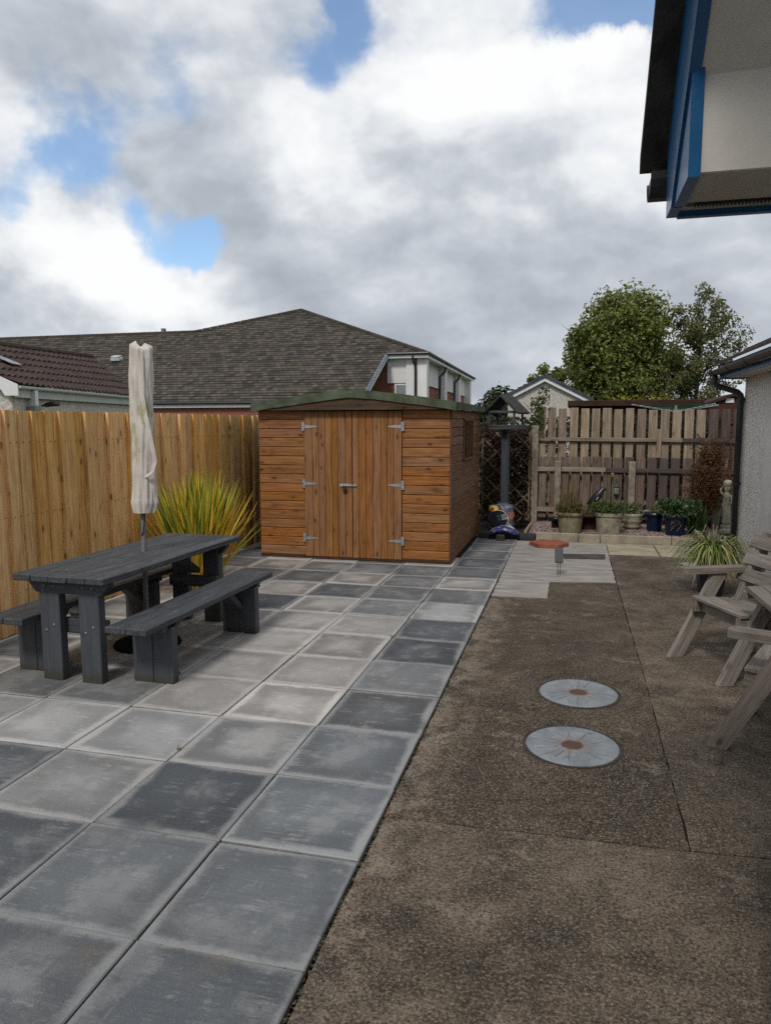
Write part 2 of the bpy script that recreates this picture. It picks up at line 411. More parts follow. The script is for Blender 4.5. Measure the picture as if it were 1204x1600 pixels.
SLATEV = wood('slate_painted_upright', (.042, .047, .056), (.060, .067, .078), (.074, .081, .092), axis=2, knots=.3, rough=.6, var=.12, spec=.4)
_t = NT(SLATEV.node_tree); _bs = _t.N['Principled BSDF']; _src = _bs.inputs['Base Color'].links[0].from_socket     # algae_foot: green-brown splash at the feet
_g = _t.node('ShaderNodeSeparateXYZ', [_t.node('ShaderNodeTexCoord').outputs['Generated']]).outputs[2]
_n = _t.noise(_t.node('ShaderNodeTexCoord').outputs['Object'], 14, 5, .65)
_t.put(_bs.inputs['Base Color'], _t.mix(_t.m('MULTIPLY', _t.m('SUBTRACT', 1.0, _t.step(_t.m('ADD', _g, _t.m('MULTIPLY', _t.m('SUBTRACT', _n, .5), .22)), .04, .17)), .8), _src, (.045, .042, .026)))
_t = NT(SLATE.node_tree); _bs = _t.N['Principled BSDF']; _src = _bs.inputs['Base Color'].links[0].from_socket     # bird_marks: pale droppings and scuffs
_v, _r = coords(_t); _d = _t.m('ADD', _t.voro(_v, 5.5), _t.m('MULTIPLY', _t.m('SUBTRACT', _t.noise(_v, 50, 3), .5), .10))
_c = _t.mix(_t.m('MULTIPLY', _t.m('SUBTRACT', 1.0, _t.step(_d, .03, .075)), .55), _src, (.34, .34, .32))
_t.put(_bs.inputs['Base Color'], _t.mix(_t.m('MULTIPLY', _t.step(_t.noise(_t.mapping(_v, (3, 22, 22)), 2.0, 7, .75), .60, .72), .4), _c, (.17, .17, .165)))
GALV = plain('galvanised_steel', (.40, .415, .43), .5, .5, .7, nscale=20, namp=.2)
BLACKP = plain('black_plastic', (.012, .012, .014), .4, .5, nscale=12, namp=.3)
CLOTH = None
def cover_mat():
    m_, t, bs = new_mat('parasol_cover_cloth', .85, .15)
    v, _ = coords(t, rand=False)
    c = t.ramp(t.noise(v, 5, 6, .6), [(.3, (.50, .45, .41)), (.55, (.63, .58, .53)), (.75, (.70, .65, .60))])
    al = t.noise(t.mapping(v, (9, 9, 3.2)), 1.0, 5, .6)
    c = t.mix(t.m('MULTIPLY', t.step(al, .55, .64), .7), c, (.34, .33, .16))
    c = t.mix(t.m('MULTIPLY', t.step(t.noise(v, 22, 4, .6), .6, .8), .4), c, (.25, .23, .19))
    t.put(bs.inputs['Base Color'], c)
    t.put(bs.inputs['Normal'], t.bump(t.m('ADD', t.noise(t.mapping(v, (24, 24, 5)), 1.0, 4, .5), t.m('MULTIPLY', t.noise(v, 220, 2), .15)), .6, .012))
    return m_
COVER = cover_mat()

# ------------------------------------------------------------------ ground
mb = MB().quad((-600, -600, -.09), (600, -600, -.09), (600, 600, -.09), (-600, 600, -.09))
obj('ground', mb, GROUND, kind='structure')
mb = MB().quad((-3.9, -4, -.05), (3.2, -4, -.05), (3.2, 12, -.05), (-3.9, 12, -.05))
obj('soil_bed', mb, SOIL, kind='structure')

# patio: every slab its own piece
patio = obj('patio', MB().box((-3.56, -3.0, -.048), (-.004, 9.03, -.036), .002), plain('joint_sand', (.04, .037, .033), .95, .1, nscale=30, namp=.4, bumps=.5), kind='structure')
def slab_mesh(wx, wy):
    me = MB().box((-wx/2, -wy/2, -.036), (wx/2, wy/2, 0), .005).mesh('paving_slab'); me.materials.append(SLAB); return me
FULL = slab_mesh(.5925, .5925); HALF = slab_mesh(.5925, .2925)
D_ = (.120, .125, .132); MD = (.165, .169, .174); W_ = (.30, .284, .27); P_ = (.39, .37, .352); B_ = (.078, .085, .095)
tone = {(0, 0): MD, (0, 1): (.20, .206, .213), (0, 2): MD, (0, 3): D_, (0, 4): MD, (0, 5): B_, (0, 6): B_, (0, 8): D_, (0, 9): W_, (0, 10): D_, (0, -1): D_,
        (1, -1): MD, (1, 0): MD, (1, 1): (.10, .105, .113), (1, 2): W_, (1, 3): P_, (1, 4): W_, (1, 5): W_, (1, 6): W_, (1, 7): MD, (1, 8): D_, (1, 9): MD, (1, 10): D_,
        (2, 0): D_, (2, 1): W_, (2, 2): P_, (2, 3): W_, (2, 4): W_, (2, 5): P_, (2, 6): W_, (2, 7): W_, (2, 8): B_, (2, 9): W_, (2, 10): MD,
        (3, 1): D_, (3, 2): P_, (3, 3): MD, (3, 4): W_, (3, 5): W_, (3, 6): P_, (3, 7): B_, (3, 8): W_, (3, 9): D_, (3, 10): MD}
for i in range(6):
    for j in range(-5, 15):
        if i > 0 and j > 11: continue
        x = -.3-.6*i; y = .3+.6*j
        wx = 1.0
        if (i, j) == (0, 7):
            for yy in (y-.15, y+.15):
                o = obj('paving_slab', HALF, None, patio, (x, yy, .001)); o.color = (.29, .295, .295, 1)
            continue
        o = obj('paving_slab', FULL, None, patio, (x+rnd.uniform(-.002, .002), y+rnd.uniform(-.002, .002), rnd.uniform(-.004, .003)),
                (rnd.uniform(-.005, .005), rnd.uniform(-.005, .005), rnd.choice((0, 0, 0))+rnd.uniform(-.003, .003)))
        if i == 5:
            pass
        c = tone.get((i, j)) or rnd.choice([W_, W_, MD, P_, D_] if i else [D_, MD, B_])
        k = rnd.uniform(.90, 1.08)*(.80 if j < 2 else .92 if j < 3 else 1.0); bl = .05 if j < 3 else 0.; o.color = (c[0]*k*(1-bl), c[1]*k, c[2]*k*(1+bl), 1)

# concrete path beside the patio
path = obj('concrete_path', MB().quad((.0, -4, -.046), (2.8, -4, -.046), (2.8, 9, -.046), (.0, 9, -.046)), SOIL, kind='structure')
def ragged(pts, amp=.008, step=.09, seed=1):
    rg = random.Random(seed); o = []
    for a, b_ in zip(pts, pts[1:]+pts[:1]):
        a = Vector((*a, 0)); b_ = Vector((*b_, 0)); n = max(1, int((b_-a).length/step)); nn = Vector((-(b_-a).y, (b_-a).x, 0)).normalized()
        for k in range(n):
            o.append(a+(b_-a)*k/n + nn*(rg.uniform(-amp, amp) if k else 0))
    return o
def section(pts, mat, name, z=-.012, seed=1, amp=.008, th=.034):
    poly = [(p.x, p.y, z-th) for p in ragged(pts, amp, .07, seed)]
    return obj(name, MB().prism(poly, (0, 0, th)), mat, path)
section([(.012, -4), (1.33, -4), (1.33, .05), (2.86, .05), (2.86, 1.088), (1.27, 1.004), (.012, .961)], CONC_B, 'concrete_panel', seed=2, amp=.004)
section([(.010, .965), (1.268, 1.008), (1.274, 3.122), (.010, 3.053)], CONC, 'concrete_panel', z=-.009, seed=3, amp=.004)
section([(.010, 3.058), (1.276, 3.127), (1.255, 5.1), (1.25, 6.15), (.56, 6.05), (.56, 5.26), (.012, 5.24)], CONC, 'concrete_panel', z=-.011, seed=4, amp=.004)
section([(1.274, 1.012), (2.86, 1.1), (2.86, 7.97), (1.25, 7.93), (1.262, 5.1), (1.281, 3.1)], CONC_B, 'concrete_panel', z=-.010, seed=5, amp=.005)
section([(.012, 5.245), (.555, 5.265), (.555, 6.055), (1.245, 6.16), (1.243, 7.9), (1.243, 8.83), (-.0, 8.83)], SCREED, 'screed_patch', z=-.006, seed=6, amp=.005)
section([(.68, 7.46), (1.19, 7.53), (1.2, 7.9), (.675, 7.83)], plain('wet_dark_concrete', (.06, .05, .043), .7, .3, nscale=9, namp=.4), 'dark_inset', z=-.002, seed=9, amp=.01, th=.02)
BEIGE = plain('beige_slab_stone', (.31, .265, .19), .85, .2, nscale=5, namp=.22, bumps=.3, dirt=(.19, .15, .10), dirtamt=.4)
for xa, xb in ((1.25, 1.88), (1.888, 2.52), (2.528, 2.86)):
    obj('paving_flag', MB().box((xa+.003, 7.945, -.05), (xb-.003, 8.83, -.004), .006), BEIGE, path)

# inspection covers
def cover_disc(x, y, label, rz):
    root = empty('manhole_cover', label, 'manhole cover', (x, y, -.010), rz, 'round covers in the concrete path')
    m_ = bpy.data.materials.get('painted_cover')
    if not m_:
        m_, t, bs = new_mat('painted_cover', .6, .4)
        v, r = coords(t, rand=True); lv = t.node('ShaderNodeTexCoord').outputs['Object']
        sp = t.node('ShaderNodeSeparateXYZ', [lv])
        rad = t.m('SQRT', t.m('ADD', t.m('POWER', sp.outputs[0], 2.0), t.m('POWER', sp.outputs[1], 2.0)))
        an = t.m('ARCTAN2', sp.outputs[1], sp.outputs[0])
        cv = t.node('ShaderNodeCombineXYZ', [t.m('MULTIPLY', t.m('COSINE', an), 4.5), t.m('MULTIPLY', t.m('SINE', an), 4.5), t.m('MULTIPLY', rad, 5.0)]).outputs[0]
        ray = t.noise(cv, 1.6, 4, .6)
        c = t.ramp(t.noise(v, 9, 5, .6), [(.3, (.14, .155, .17)), (.6, (.225, .245, .265)), (.8, (.29, .31, .325))])
        c = t.mix(t.m('MULTIPLY', t.step(ray, .57, .62), .38), c, (.09, .10, .115))
        inner = t.m('ADD', rad, t.m('MULTIPLY', t.m('SUBTRACT', t.noise(v, 30, 4), .5), .035))
        sector = t.m('MULTIPLY', t.step(ray, .40, .62), t.m('SUBTRACT', 1.0, t.step(rad, .06, .17)))
        c = t.mix(t.m('MULTIPLY', sector, .6), c, (.20, .12, .065))
        c = t.mix(t.m('SUBTRACT', 1.0, t.step(inner, .045, .07)), c, (.085, .036, .02))
        t.put(bs.inputs['Base Color'], c); t.put(bs.inputs['Normal'], t.bump(t.m('ADD', ray, t.noise(v, 60, 3)), .3, .006))
    p = MB(); p.smooth = False
    p.lathe([(.2425, -.02), (.2425, .005), (.239, .008)], 48)
    obj('plate', p, m_, root)
    rb = MB()
    for k in range(20):
        if rnd.random() < .35: continue
        a = 2*math.pi*k/20+rnd.uniform(-.05, .05); q = rot_to((math.cos(a), math.sin(a), 0))
        rb.box((rnd.uniform(.08, .14), -.004, .006), (rnd.uniform(.18, .22), .004, .0115), .002, q)
    obj('rib_pattern', rb, m_, root, kind='stuff')
    fr = MB().lathe([(.262, -.02), (.262, .0035), (.2505, .0035), (.2505, -.015)], 48); fr.f = fr.f[:-2]
    obj('frame', fr, plain('cast_iron_rim', (.035, .03, .026), .8, .3) if not bpy.data.materials.get('cast_iron_rim') else bpy.data.materials['cast_iron_rim'], root)
cover_disc(.84, 2.70, 'round grey painted manhole cover with rusty centre, the farther of the pair', .3)
cover_disc(.805, 1.893, 'round grey painted manhole cover with rusty centre, the one nearer the camera', 1.4)
dc = empty('drain_cover', 'small pale round drain cover set in concrete behind the twin seat', 'drain cover', (2.16, 7.45, -.01))
obj('plate', MB().lathe([(.11, -.02), (.11, .006), (.105, .009)], 28), plain('pale_drain_metal', (.27, .285, .28), .6, .4), dc)
obj('frame', MB().lathe([(.125, -.02), (.125, .004), (.112, .004)], 28), bpy.data.materials['cast_iron_rim'], dc)

# ------------------------------------------------------------------ timber fence along the left side
fence = empty('board_fence', 'tall new golden timber fence of vertical boards running along the left of the patio', 'fence', (-3.56, 0, 0))
bm_ = []
for k in range(4):
    wv = (.182, .174, .19, .17)[k]; p = MB()
    # tapered featheredge section, slightly bowed along the height
    secs = []
    for q in range(6):
        z = .03 + 1.785*q/5; bow = .004*math.sin(q*1.3+k*2); e0 = .0025*math.sin(q*2.1+k); e1 = .0025*math.sin(q*1.7+k*3+1)
        secs.append([(.0+bow, -wv/2+e0, z), (.034+bow, -wv/2+e0, z), (.007+bow, wv/2+e1, z), (.0+bow-.003, wv/2+e1, z)])
    i0 = 0
    for s_ in secs: p.v += s_
    for q in range(5):
        for a in range(4):
            b2 = (a+1) % 4; p.f.append((q*4+a, q*4+b2, q*4+4+b2, q*4+4+a))
    p.f += [(3, 2, 1, 0), (20, 21, 22, 23)]
    me = p.mesh('board'); me.materials.append(FENCEW); bm_.append(me)
y = 1.2; k = 0
while y < 9.9:
    q = rnd.randrange(4)
    o = obj('board', bm_[q], None, fence, (.012*(k % 2)+rnd.uniform(-.003, .003), y, rnd.uniform(-.003, .003)), (rnd.uniform(-.004, .004), rnd.uniform(-.003, .003), rnd.uniform(-.07, .0)))
    y += (.182, .174, .19, .17)[q]-.016+rnd.uniform(-.006, .006); k += 1
nails = MB()
for o in list(fence.children):
    if o.name.split('.')[0] == 'board':
        for z in (.36, .97, 1.56):
            for dy in (-.04, .035): nails.box((o.location.x+.0215-dy*.13, o.location.y+dy-.004, z-.004), (o.location.x+.0255-dy*.13, o.location.y+dy+.004, z+.004), .001)
obj('nail_heads', nails, plain('rusty_nail', (.10, .075, .055), .6, .4), fence, kind='stuff')
for z in (.35, .95, 1.55): beam_obj('rail', (-.03, 1.2, z), (-.03, 9.8, z), .035, .08, FENCEW, fence)

# ------------------------------------------------------------------ shed
SX0, SX1, SY0, SY1, SH = -3.11, -.64, 6.73, 9.40, 1.87
shed = empty('garden_shed', 'orange-brown timber shed with double doors and green felt roof at the patio end', 'shed', (-1.875, 6.73, 0))
def S(p): return (p[0]+1.875, p[1]-6.73, p[2])
DARKIN = plain('shadow_gap_timber', (.03, .018, .011), .9, .1)
t_ = MB().box(S((SX0+.012, SY0+.018, 0.0)), S((SX1-.02, SY1-.02, SH)), .002)
obj('wall_frame', t_, DARKIN, shed)
beam_obj('plinth', S((SX0, SY0+.012, .022)), S((SX1, SY0+.012, .022)), .05, .044, wood('dark_plinth_timber', (.03, .016, .008), (.055, .03, .016), (.08, .045, .025)), shed)
rows = 16; rh = (SH-.044)/rows
_bc = {}
def sboard(L, H, T=.017):
    key = (round(L, 3), round(H, 3))
    if key not in _bc:
        # shiplap profile: scooped top edge
        p = MB(); pr = [(-T, -H/2), (0, -H/2+.002), (0, H/2-.014), (-.008, H/2-.007), (-.013, H/2), (-T, H/2)]
        n = len(pr)
        for x in (-L/2, L/2): p.v += [(x, a, b2) for a, b2 in pr]
        for a in range(n):
            b2 = (a+1) % n; p.f.append((a, b2, n+b2, n+a))
        p.f += [tuple(range(n-1, -1, -1)), tuple(range(n, 2*n))]
        _bc[key] = p
    return _bc[key]
DX0, DX1 = -2.495, -1.245
for xa, xb in ((SX0, DX0-.004), (DX1+.004, SX1-.022)):
    me = None
    for q in range(rows):
        if me is None: me = sboard(xb-xa, rh-.0035).mesh('cladding_board'); me.materials.append(SHEDW)
        o = obj('cladding_board', me, None, shed, S(((xa+xb)/2, SY0+.016-.016+rnd.uniform(-.001, .001), .044+rh*(q+.5))), (0, rnd.uniform(-.0015, .0015), math.pi))
        o.rotation_euler = (0, rnd.uniform(-.0015, .0015), math.pi)
# doors
def door(xa, xb, name, label):
    d = obj(name, MB().box(S((xa, SY0-.004, .03)), S((xb, SY0+.016, SH-.012)), .002), DARKIN, shed); d['label'] = label
    n = 7; x = xa
    ws = [rnd.uniform(.8, 1.25) for _ in range(n)]; s_ = sum(ws)
    for k in range(n):
        wd = (xb-xa)*ws[k]/s_
        p = MB().box((-wd/2+.0018, -.016, -(SH-.05)/2), (wd/2-.0018, 0, (SH-.05)/2), .004)
        obj('door_board', p, SHEDV, d, S((x+wd/2, SY0-.004+rnd.uniform(-.0012, .0012), .034+(SH-.05)/2)))
        x += wd
    return d
door1 = door(DX0, -1.873, 'door', 'hinged left door leaf carrying the bolt and padlock')
door2 = door(-1.867, DX1, 'door', 'hinged right door leaf')
# T hinges
def hinge(x, z, sgn):
    p = MB().box(S((x-.018, SY0-.024, z-.055)), S((x+.018, SY0-.0205, z+.055)), .001)
    for zz in (-.035, 0.0, .035): p.tube([S((x-sgn*.004, SY0-.026, z+zz-.006)), S((x-sgn*.004, SY0-.026, z+zz+.006))], .005, 8)
    a, b2 = x+sgn*.018, x+sgn*.175
    p.prism([S((a, SY0-.025, z-.022)), S((b2, SY0-.025, z-.009)), S((b2+sgn*.012, SY0-.025, z)), S((b2, SY0-.025, z+.009)), S((a, SY0-.025, z+.022))][::1 if sgn > 0 else -1], (0, .003, 0))
    p.tube([S((x+sgn*.02, SY0-.027, z-.03)), S((x+sgn*.02, SY0-.027, z+.03))], .006, 8)
    obj('hinge', p, GALV, shed)
for z in (1.665, .955, .265):
    hinge(DX0-.012, z, 1); hinge(DX1+.012, z, -1)
bolt = MB().box(S((-2.035, SY0-.026, .918)), S((-1.885, SY0-.0215, .962)), .001).box(S((-1.86, SY0-.026, .925)), S((-1.82, SY0-.0215, .957)), .001)
bolt.tube([S((-2.03, SY0-.034, .94)), S((-1.81, SY0-.034, .94))], .007, 10)
for x in (-2.0, -1.92, -1.84): bolt.box(S((x-.012, SY0-.043, .925)), S((x+.012, SY0-.025, .955)), .004)
bo = obj('sliding_bolt', bolt, GALV, shed)
pl = MB().box(S((-1.985, SY0-.052, .855)), S((-1.935, SY0-.03, .905)), .006).tube([S((-1.975, SY0-.041, .90)), S((-1.975, SY0-.041, .925)), S((-1.96, SY0-.041, .936)), S((-1.945, SY0-.041, .925)), S((-1.945, SY0-.041, .90))], .004, 8)
obj('padlock', pl, BLACKP, bo)
# side cladding facing the path
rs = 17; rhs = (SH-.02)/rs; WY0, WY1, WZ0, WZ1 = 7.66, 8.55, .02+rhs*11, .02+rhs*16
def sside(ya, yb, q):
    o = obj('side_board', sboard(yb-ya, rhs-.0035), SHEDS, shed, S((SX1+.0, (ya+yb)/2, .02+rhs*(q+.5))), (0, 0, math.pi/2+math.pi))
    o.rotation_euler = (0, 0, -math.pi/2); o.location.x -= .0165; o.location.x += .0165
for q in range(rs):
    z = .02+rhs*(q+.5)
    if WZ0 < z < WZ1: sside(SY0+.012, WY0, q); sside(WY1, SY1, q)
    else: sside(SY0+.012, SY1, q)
wn = obj('window', MB().box(S((SX1-.03, WY0+.03, WZ0+.02)), S((SX1-.012, WY1-.03, WZ1)), .001), plain('window_back', (.02, .018, .016), .3, .5), shed)
obj('pane', MB().box(S((SX1-.010, WY0+.04, WZ0+.03)), S((SX1-.006, WY1-.04, WZ1-.01)), .001), plain('old_glass', (.05, .05, .045), .08, .6, namp=.1), wn)
for ya in (WY0+.0, WY0+.29, WY0+.58, WY1-.045):
    obj('window_bar', MB().box((-.012, -.022, -(WZ1-WZ0)/2), (.012, .022, (WZ1-WZ0)/2), .002), SHEDS, wn, S((SX1+.004, ya+.022, (WZ0+WZ1)/2)))
obj('window_sill', MB().box((-.02, -(WY1-WY0)/2, -.012), (.02, (WY1-WY0)/2, .012), .003), SHEDS, wn, S((SX1+.012, (WY0+WY1)/2, WZ0+.006)))
for zz in (WZ1-.01,): obj('window_head', MB().box((-.012, -(WY1-WY0)/2, -.018), (.012, (WY1-WY0)/2, .018), .002), SHEDS, wn, S((SX1+.004, (WY0+WY1)/2, zz)))
obj('corner_trim', MB().box((-.012, -.014, -(SH-.03)/2), (.012, .014, (SH-.03)/2), .003), wood('corner_timber', (.07, .03, .012), (.12, .05, .02), (.16, .07, .03), axis=2), shed, S((SX1-.009, SY0-.006+.012, .02+SH/2)))
# roof
AX, AZ, EZ = -1.86, 2.10, 1.94
RX0, RX1, RY0, RY1 = SX0-.05, SX1+.075, SY0-.12, SY1+.08
def zr(x): return EZ+(AZ-EZ)*(1-(abs(x-AX)/((AX-RX0) if x < AX else (RX1-AX)))**1.22)
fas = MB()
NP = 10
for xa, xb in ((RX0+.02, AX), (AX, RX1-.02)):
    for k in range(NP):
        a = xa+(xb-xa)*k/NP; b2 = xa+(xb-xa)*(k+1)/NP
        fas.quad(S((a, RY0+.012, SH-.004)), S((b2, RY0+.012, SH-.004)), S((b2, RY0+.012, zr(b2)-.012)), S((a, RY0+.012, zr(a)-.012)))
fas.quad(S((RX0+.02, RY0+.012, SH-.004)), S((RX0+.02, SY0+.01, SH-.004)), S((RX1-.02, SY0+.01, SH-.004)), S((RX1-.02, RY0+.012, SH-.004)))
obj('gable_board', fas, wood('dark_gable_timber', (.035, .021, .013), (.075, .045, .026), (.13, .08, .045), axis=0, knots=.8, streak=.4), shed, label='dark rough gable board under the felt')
felt = MB()
def strip(x0, x1, n=14, lip=True):
    pass
XS = [RX0+(AX-RX0)*k/9 for k in range(10)] + [AX+(RX1-AX)*k/9 for k in range(1, 10)]
YS = [RY0+(RY1-RY0)*k/10 for k in range(11)]
g = {}
rg = random.Random(5)
for a, x in enumerate(XS):
    for b2, yy in enumerate(YS):
        zz = zr(x)+.012+rg.uniform(-.004, .004)
        g[a, b2] = len(felt.v); felt.v.append(S((x, yy, zz)))
for a in range(len(XS)-1):
    for b2 in range(10): felt.f.append((g[a, b2], g[a+1, b2], g[a+1, b2+1], g[a, b2+1]))
# folded lips
i0 = len(felt.v)
for a, x in enumerate(XS): felt.v.append(S((x, RY0-.006+rg.uniform(-.004, .004), zr(x)-.088+rg.uniform(-.006, .006))))
for a in range(len(XS)-1): felt.f.append((g[a, 0], i0+a, i0+a+1, g[a+1, 0]))
for col, sx in ((0, -1), (len(XS)-1, 1)):
    i1 = len(felt.v)
    for b2, yy in enumerate(YS): felt.v.append(S((XS[col]+sx*.008+rg.uniform(-.003, .003), yy, EZ-.075+rg.uniform(-.005, .005))))
    for b2 in range(10): felt.f.append((g[col, b2], g[col, b2+1], i1+b2+1, i1+b2) if sx < 0 else (g[col, b2+1], g[col, b2], i1+b2, i1+b2+1))
felt.smooth = False
ro = obj('roof', felt, FELT, shed)
obj('eaves_board', MB().box(S((RX1-.03, RY0+.02, EZ-.075)), S((RX1-.004, RY1-.02, EZ-.005)), .003), SHEDS, ro)
nl = MB()
for k in range(7):
    x = RX0+.25+(RX1-RX0-.5)*k/6; nl.lathe([(.006, 0), (.004, .003)], 6, cen=S((x, RY0-.01, zr(x)-.025)))
obj('felt_nails', nl, GALV, ro, kind='stuff')

# ------------------------------------------------------------------ picnic table and benches
TROT = R(-1.5)
table = empty('picnic_table', 'long slate-grey painted picnic table with a closed parasol through its top', 'table', (-2.40, 2.92, 0), TROT)
def plank(parent, name, L, Wd, H, loc, mat, rot=(0, 0, 0), c=.006, hole=None):
    return obj(name, MB().box((-L/2, -Wd/2, -H/2), (L/2, Wd/2, H/2), c), mat, parent, loc, rot)
TZ = .735
for k in range(5):
    x = -.348+.1396*(k+.5)-.0
    plank(table, 'top_board', 1.86+rnd.uniform(-.015, .015), .1355, .044, (x, rnd.uniform(-.006, .006), TZ-.022+rnd.uniform(-.002, .002)), SLATE, (0, 0, math.pi/2+rnd.uniform(-.002, .002)))
for sy in (-1, 1):
    yl = sy*.80 - (.0)
    for sx in (-1, 1):
        plank(table, 'leg', .60, .155, .07, (sx*.152, yl, .30), SLATEV, (0, math.pi/2, math.pi/2 if False else 0)).rotation_euler = (0, -math.pi/2, 0)
        o = table.children[-1]
    # apron with cut corners
    ap = MB().prism([(-.30, -.035, .69), (-.30, -.035, .655), (-.25, -.035, .597), (.25, -.035, .597), (.30, -.035, .655), (.30, -.035, .69)], (0, .07, 0))
    obj('apron', ap, SLATE, table, (0, yl, 0))
    plank(table, 'crossbar', .46, .045, .10, (0, yl+sy*-.06, .36), SLATE)
    beam_obj('brace', (0, yl-sy*.03, .44), (0, yl-sy*.42, .675), .10, .045, SLATE, table)
# fix legs: make them upright boxes
for o in table.children:
    if o.name.split('.')[0] == 'leg':
        o.data = MB().box((-.0775, -.035, -.30), (.0775, .035, .30), .005).mesh('leg'); o.data.materials.append(SLATEV); o.rotation_euler = (0, 0, 0)
        nb = MB()
BOLT = plain('dull_bolt_steel', (.16, .165, .17), .5, .5, .6)
def bolts(parent, pts):
    for p in pts: obj('bolt', MB().lathe([(.011, 0), (.011, .003), (.006, .006)], 8), BOLT, parent, p, (R(90), 0, 0))
bolts(table, [(sx*.152+dx, -.835, z) for sx in (-1, 1) for dx, z in ((-.03, .34), (.03, .38))] + [(sx*.15+dx, -.8355, .645) for sx in (-1, 1) for dx in (-.035, .035)])
SCREW = plain('dark_screw_head', (.02, .02, .021), .6, .4)
for k in range(5):
    for sy in (-1, 1):
        for dx in (-.035, .035): obj('screw', MB().lathe([(.006, 0), (.005, .0012)], 8), SCREW, table, (-.348+.1396*(k+.5)+dx, sy*.80, TZ+.0005))
def bench(x, y, label):
    b2 = empty('bench', label, 'bench', (x, y, 0), TROT, 'slate-grey benches of the picnic table')
    for k in (-1, 1):
        plank(b2, 'seat_board', 1.87+rnd.uniform(-.012, .012), .148, .044, (k*.0755, rnd.uniform(-.008, .008), .448-.022), SLATE, (0, 0, math.pi/2))
    for sy in (-1, 1):
        for k in (-1, 1):
            obj('leg', MB().box((-.074, -.035, -.19), (.074, .035, .19), .005), SLATEV, b2, (k*.0755, sy*.615, .19))
        obj('cleat', MB().box((-.13, -.03, -.022), (.13, .03, .022), .004), SLATE, b2, (0, sy*.69, .382))
        beam_obj('brace', (0, sy*.575, .20), (0, sy*.34, .395), .09, .045, SLATE, b2)
    return b2
bench(-1.868, 2.845, 'slate-grey painted bench on the open side of the picnic table')
bench(-2.79, 2.87, 'slate-grey painted bench between the picnic table and the golden fence')

# ------------------------------------------------------------------ parasol
par = empty('parasol', 'closed parasol in a stained off-white cover standing through the picnic table', 'parasol', (-2.40, 2.95, 0))
obj('pole', MB().tube([(0, 0, .02), (.0, 0, .75), (.012, 0, 1.4), (.02, 0, 2.2)], .019, 12), plain('grey_pole_paint', (.17, .17, .175), .4, .5), par)
cv = MB(); cv.smooth = True; seg = 88; NZ = 60
for k in range(NZ+1):
    t2 = k/NZ; z = 1.035+1.255*t2
    base = .090-.010*t2
    if t2 < .08: base = .078+.24*t2
    if t2 > .985: base = .085-(t2-.985)*3.4
    cx = .012+.034*t2+.006*math.sin(t2*5)
    for q in range(seg):
        an = 2*math.pi*q/seg
        rr = base*(1+.028*math.sin(17*an+4*math.sin(6*t2))+.02*math.sin(29*an-5*t2)+.10*math.sin(3*an+2.3*t2*3)+.06*math.sin(7*an+5*t2*2)+.045*math.sin(11*an-9*t2)+.04*math.sin(2*an+1+t2*7))
        rr *= 1+.035*math.sin(23*t2+2*an)*(1 if t2 < .95 else 0)
        zz = z + (.018*math.sin(an*2+.4)-.010*math.cos(an)) * (t2 > .9) * (t2-.9)/.1
        cv.v.append((cx+rr*math.cos(an), rr*.8*math.sin(an), zz))
for k in range(NZ):
    for q in range(seg):
        q2 = (q+1) % seg; cv.f.append((k*seg+q, k*seg+q2, (k+1)*seg+q2, (k+1)*seg+q))
cv.f.append(tuple(range(NZ*seg, (NZ+1)*seg)))
cvo = obj('cover', cv, COVER, par)
stp = MB()
path_ = [Vector((.085, -.078, 1.95)), Vector((.100, -.086, 1.84)), Vector((.130, -.08, 1.66)), Vector((.158, -.075, 1.50)), Vector((.166, -.07, 1.42)), Vector((.140, -.07, 1.35)), Vector((.09, -.075, 1.31))]
for k, p in enumerate(path_):
    stp.v += [tuple(p+Vector((-.02, .004, 0))), tuple(p+Vector((.02, -.004, .006))), tuple(p+Vector((.02, .0, .006))), tuple(p+Vector((-.02, .008, 0)))]
for k in range(len(path_)-1):
    for a in range(4): b2 = (a+1) % 4; stp.f.append((k*4+a, k*4+b2, k*4+4+b2, k*4+4+a))
obj('strap', stp, COVER, cvo)
obj('cord', MB().tube([(.03, -.02, 1.06), (.035, -.03, .98), (.02, -.025, .90), (.0, -.024, .86)], .004, 6), BLACKP, par)
obj('base', MB().lathe([(.25, 0), (.255, .012), (.245, .028), (.09, .04), (.04, .05), (.028, .22), (.026, .24)], 36), plain('black_cast_base', (.012, .012, .012), .95, .1, nscale=20), par)

# ------------------------------------------------------------------ phormium by the fence
ph = empty('phormium', 'large clump of yellow and green sword-shaped leaves between the table and the shed', 'plant', (-2.98, 4.85, 0))
PHG = leafmat('phormium_leaf', [(.07, .12, .022), (.15, .21, .03), (.38, .40, .05), (.78, .60, .06), (.90, .48, .05)], .45, .25, .4)
PHD = leafmat('phormium_dead_leaf', [(.20, .14, .07), (.36, .26, .13), (.45, .36, .2)], .8, .1)
def phor(n, seed, dead=False, lo=0., hi=1.05):
    p = MB(); rg = random.Random(seed)
    for _ in range(n):
        a = rg.uniform(0, 6.283); tilt = abs(rg.gauss(0, .5)); tilt = min(tilt, 1.05)
        if not dead and not lo <= tilt < hi: continue
        if dead: tilt = rg.uniform(.9, 1.5)
        d = Vector((math.cos(a)*math.sin(tilt), math.sin(a)*math.sin(tilt), math.cos(tilt)))
        L = rg.uniform(.85, 1.28)*(1-.12*tilt) if not dead else rg.uniform(.6, 1.0)
        b0 = Vector((rg.gauss(0, .07), rg.gauss(0, .07), 0.02))
        p.blade(b0, d, L, rg.uniform(.02, .032) if not dead else .007, rg.uniform(.02, .28) if not dead else rg.uniform(.3, 1.2), 5,
                side=Vector((-math.sin(a+rg.uniform(-1, 1)), math.cos(a+rg.uniform(-1, 1)), rg.uniform(-.2, .2))))
    return p
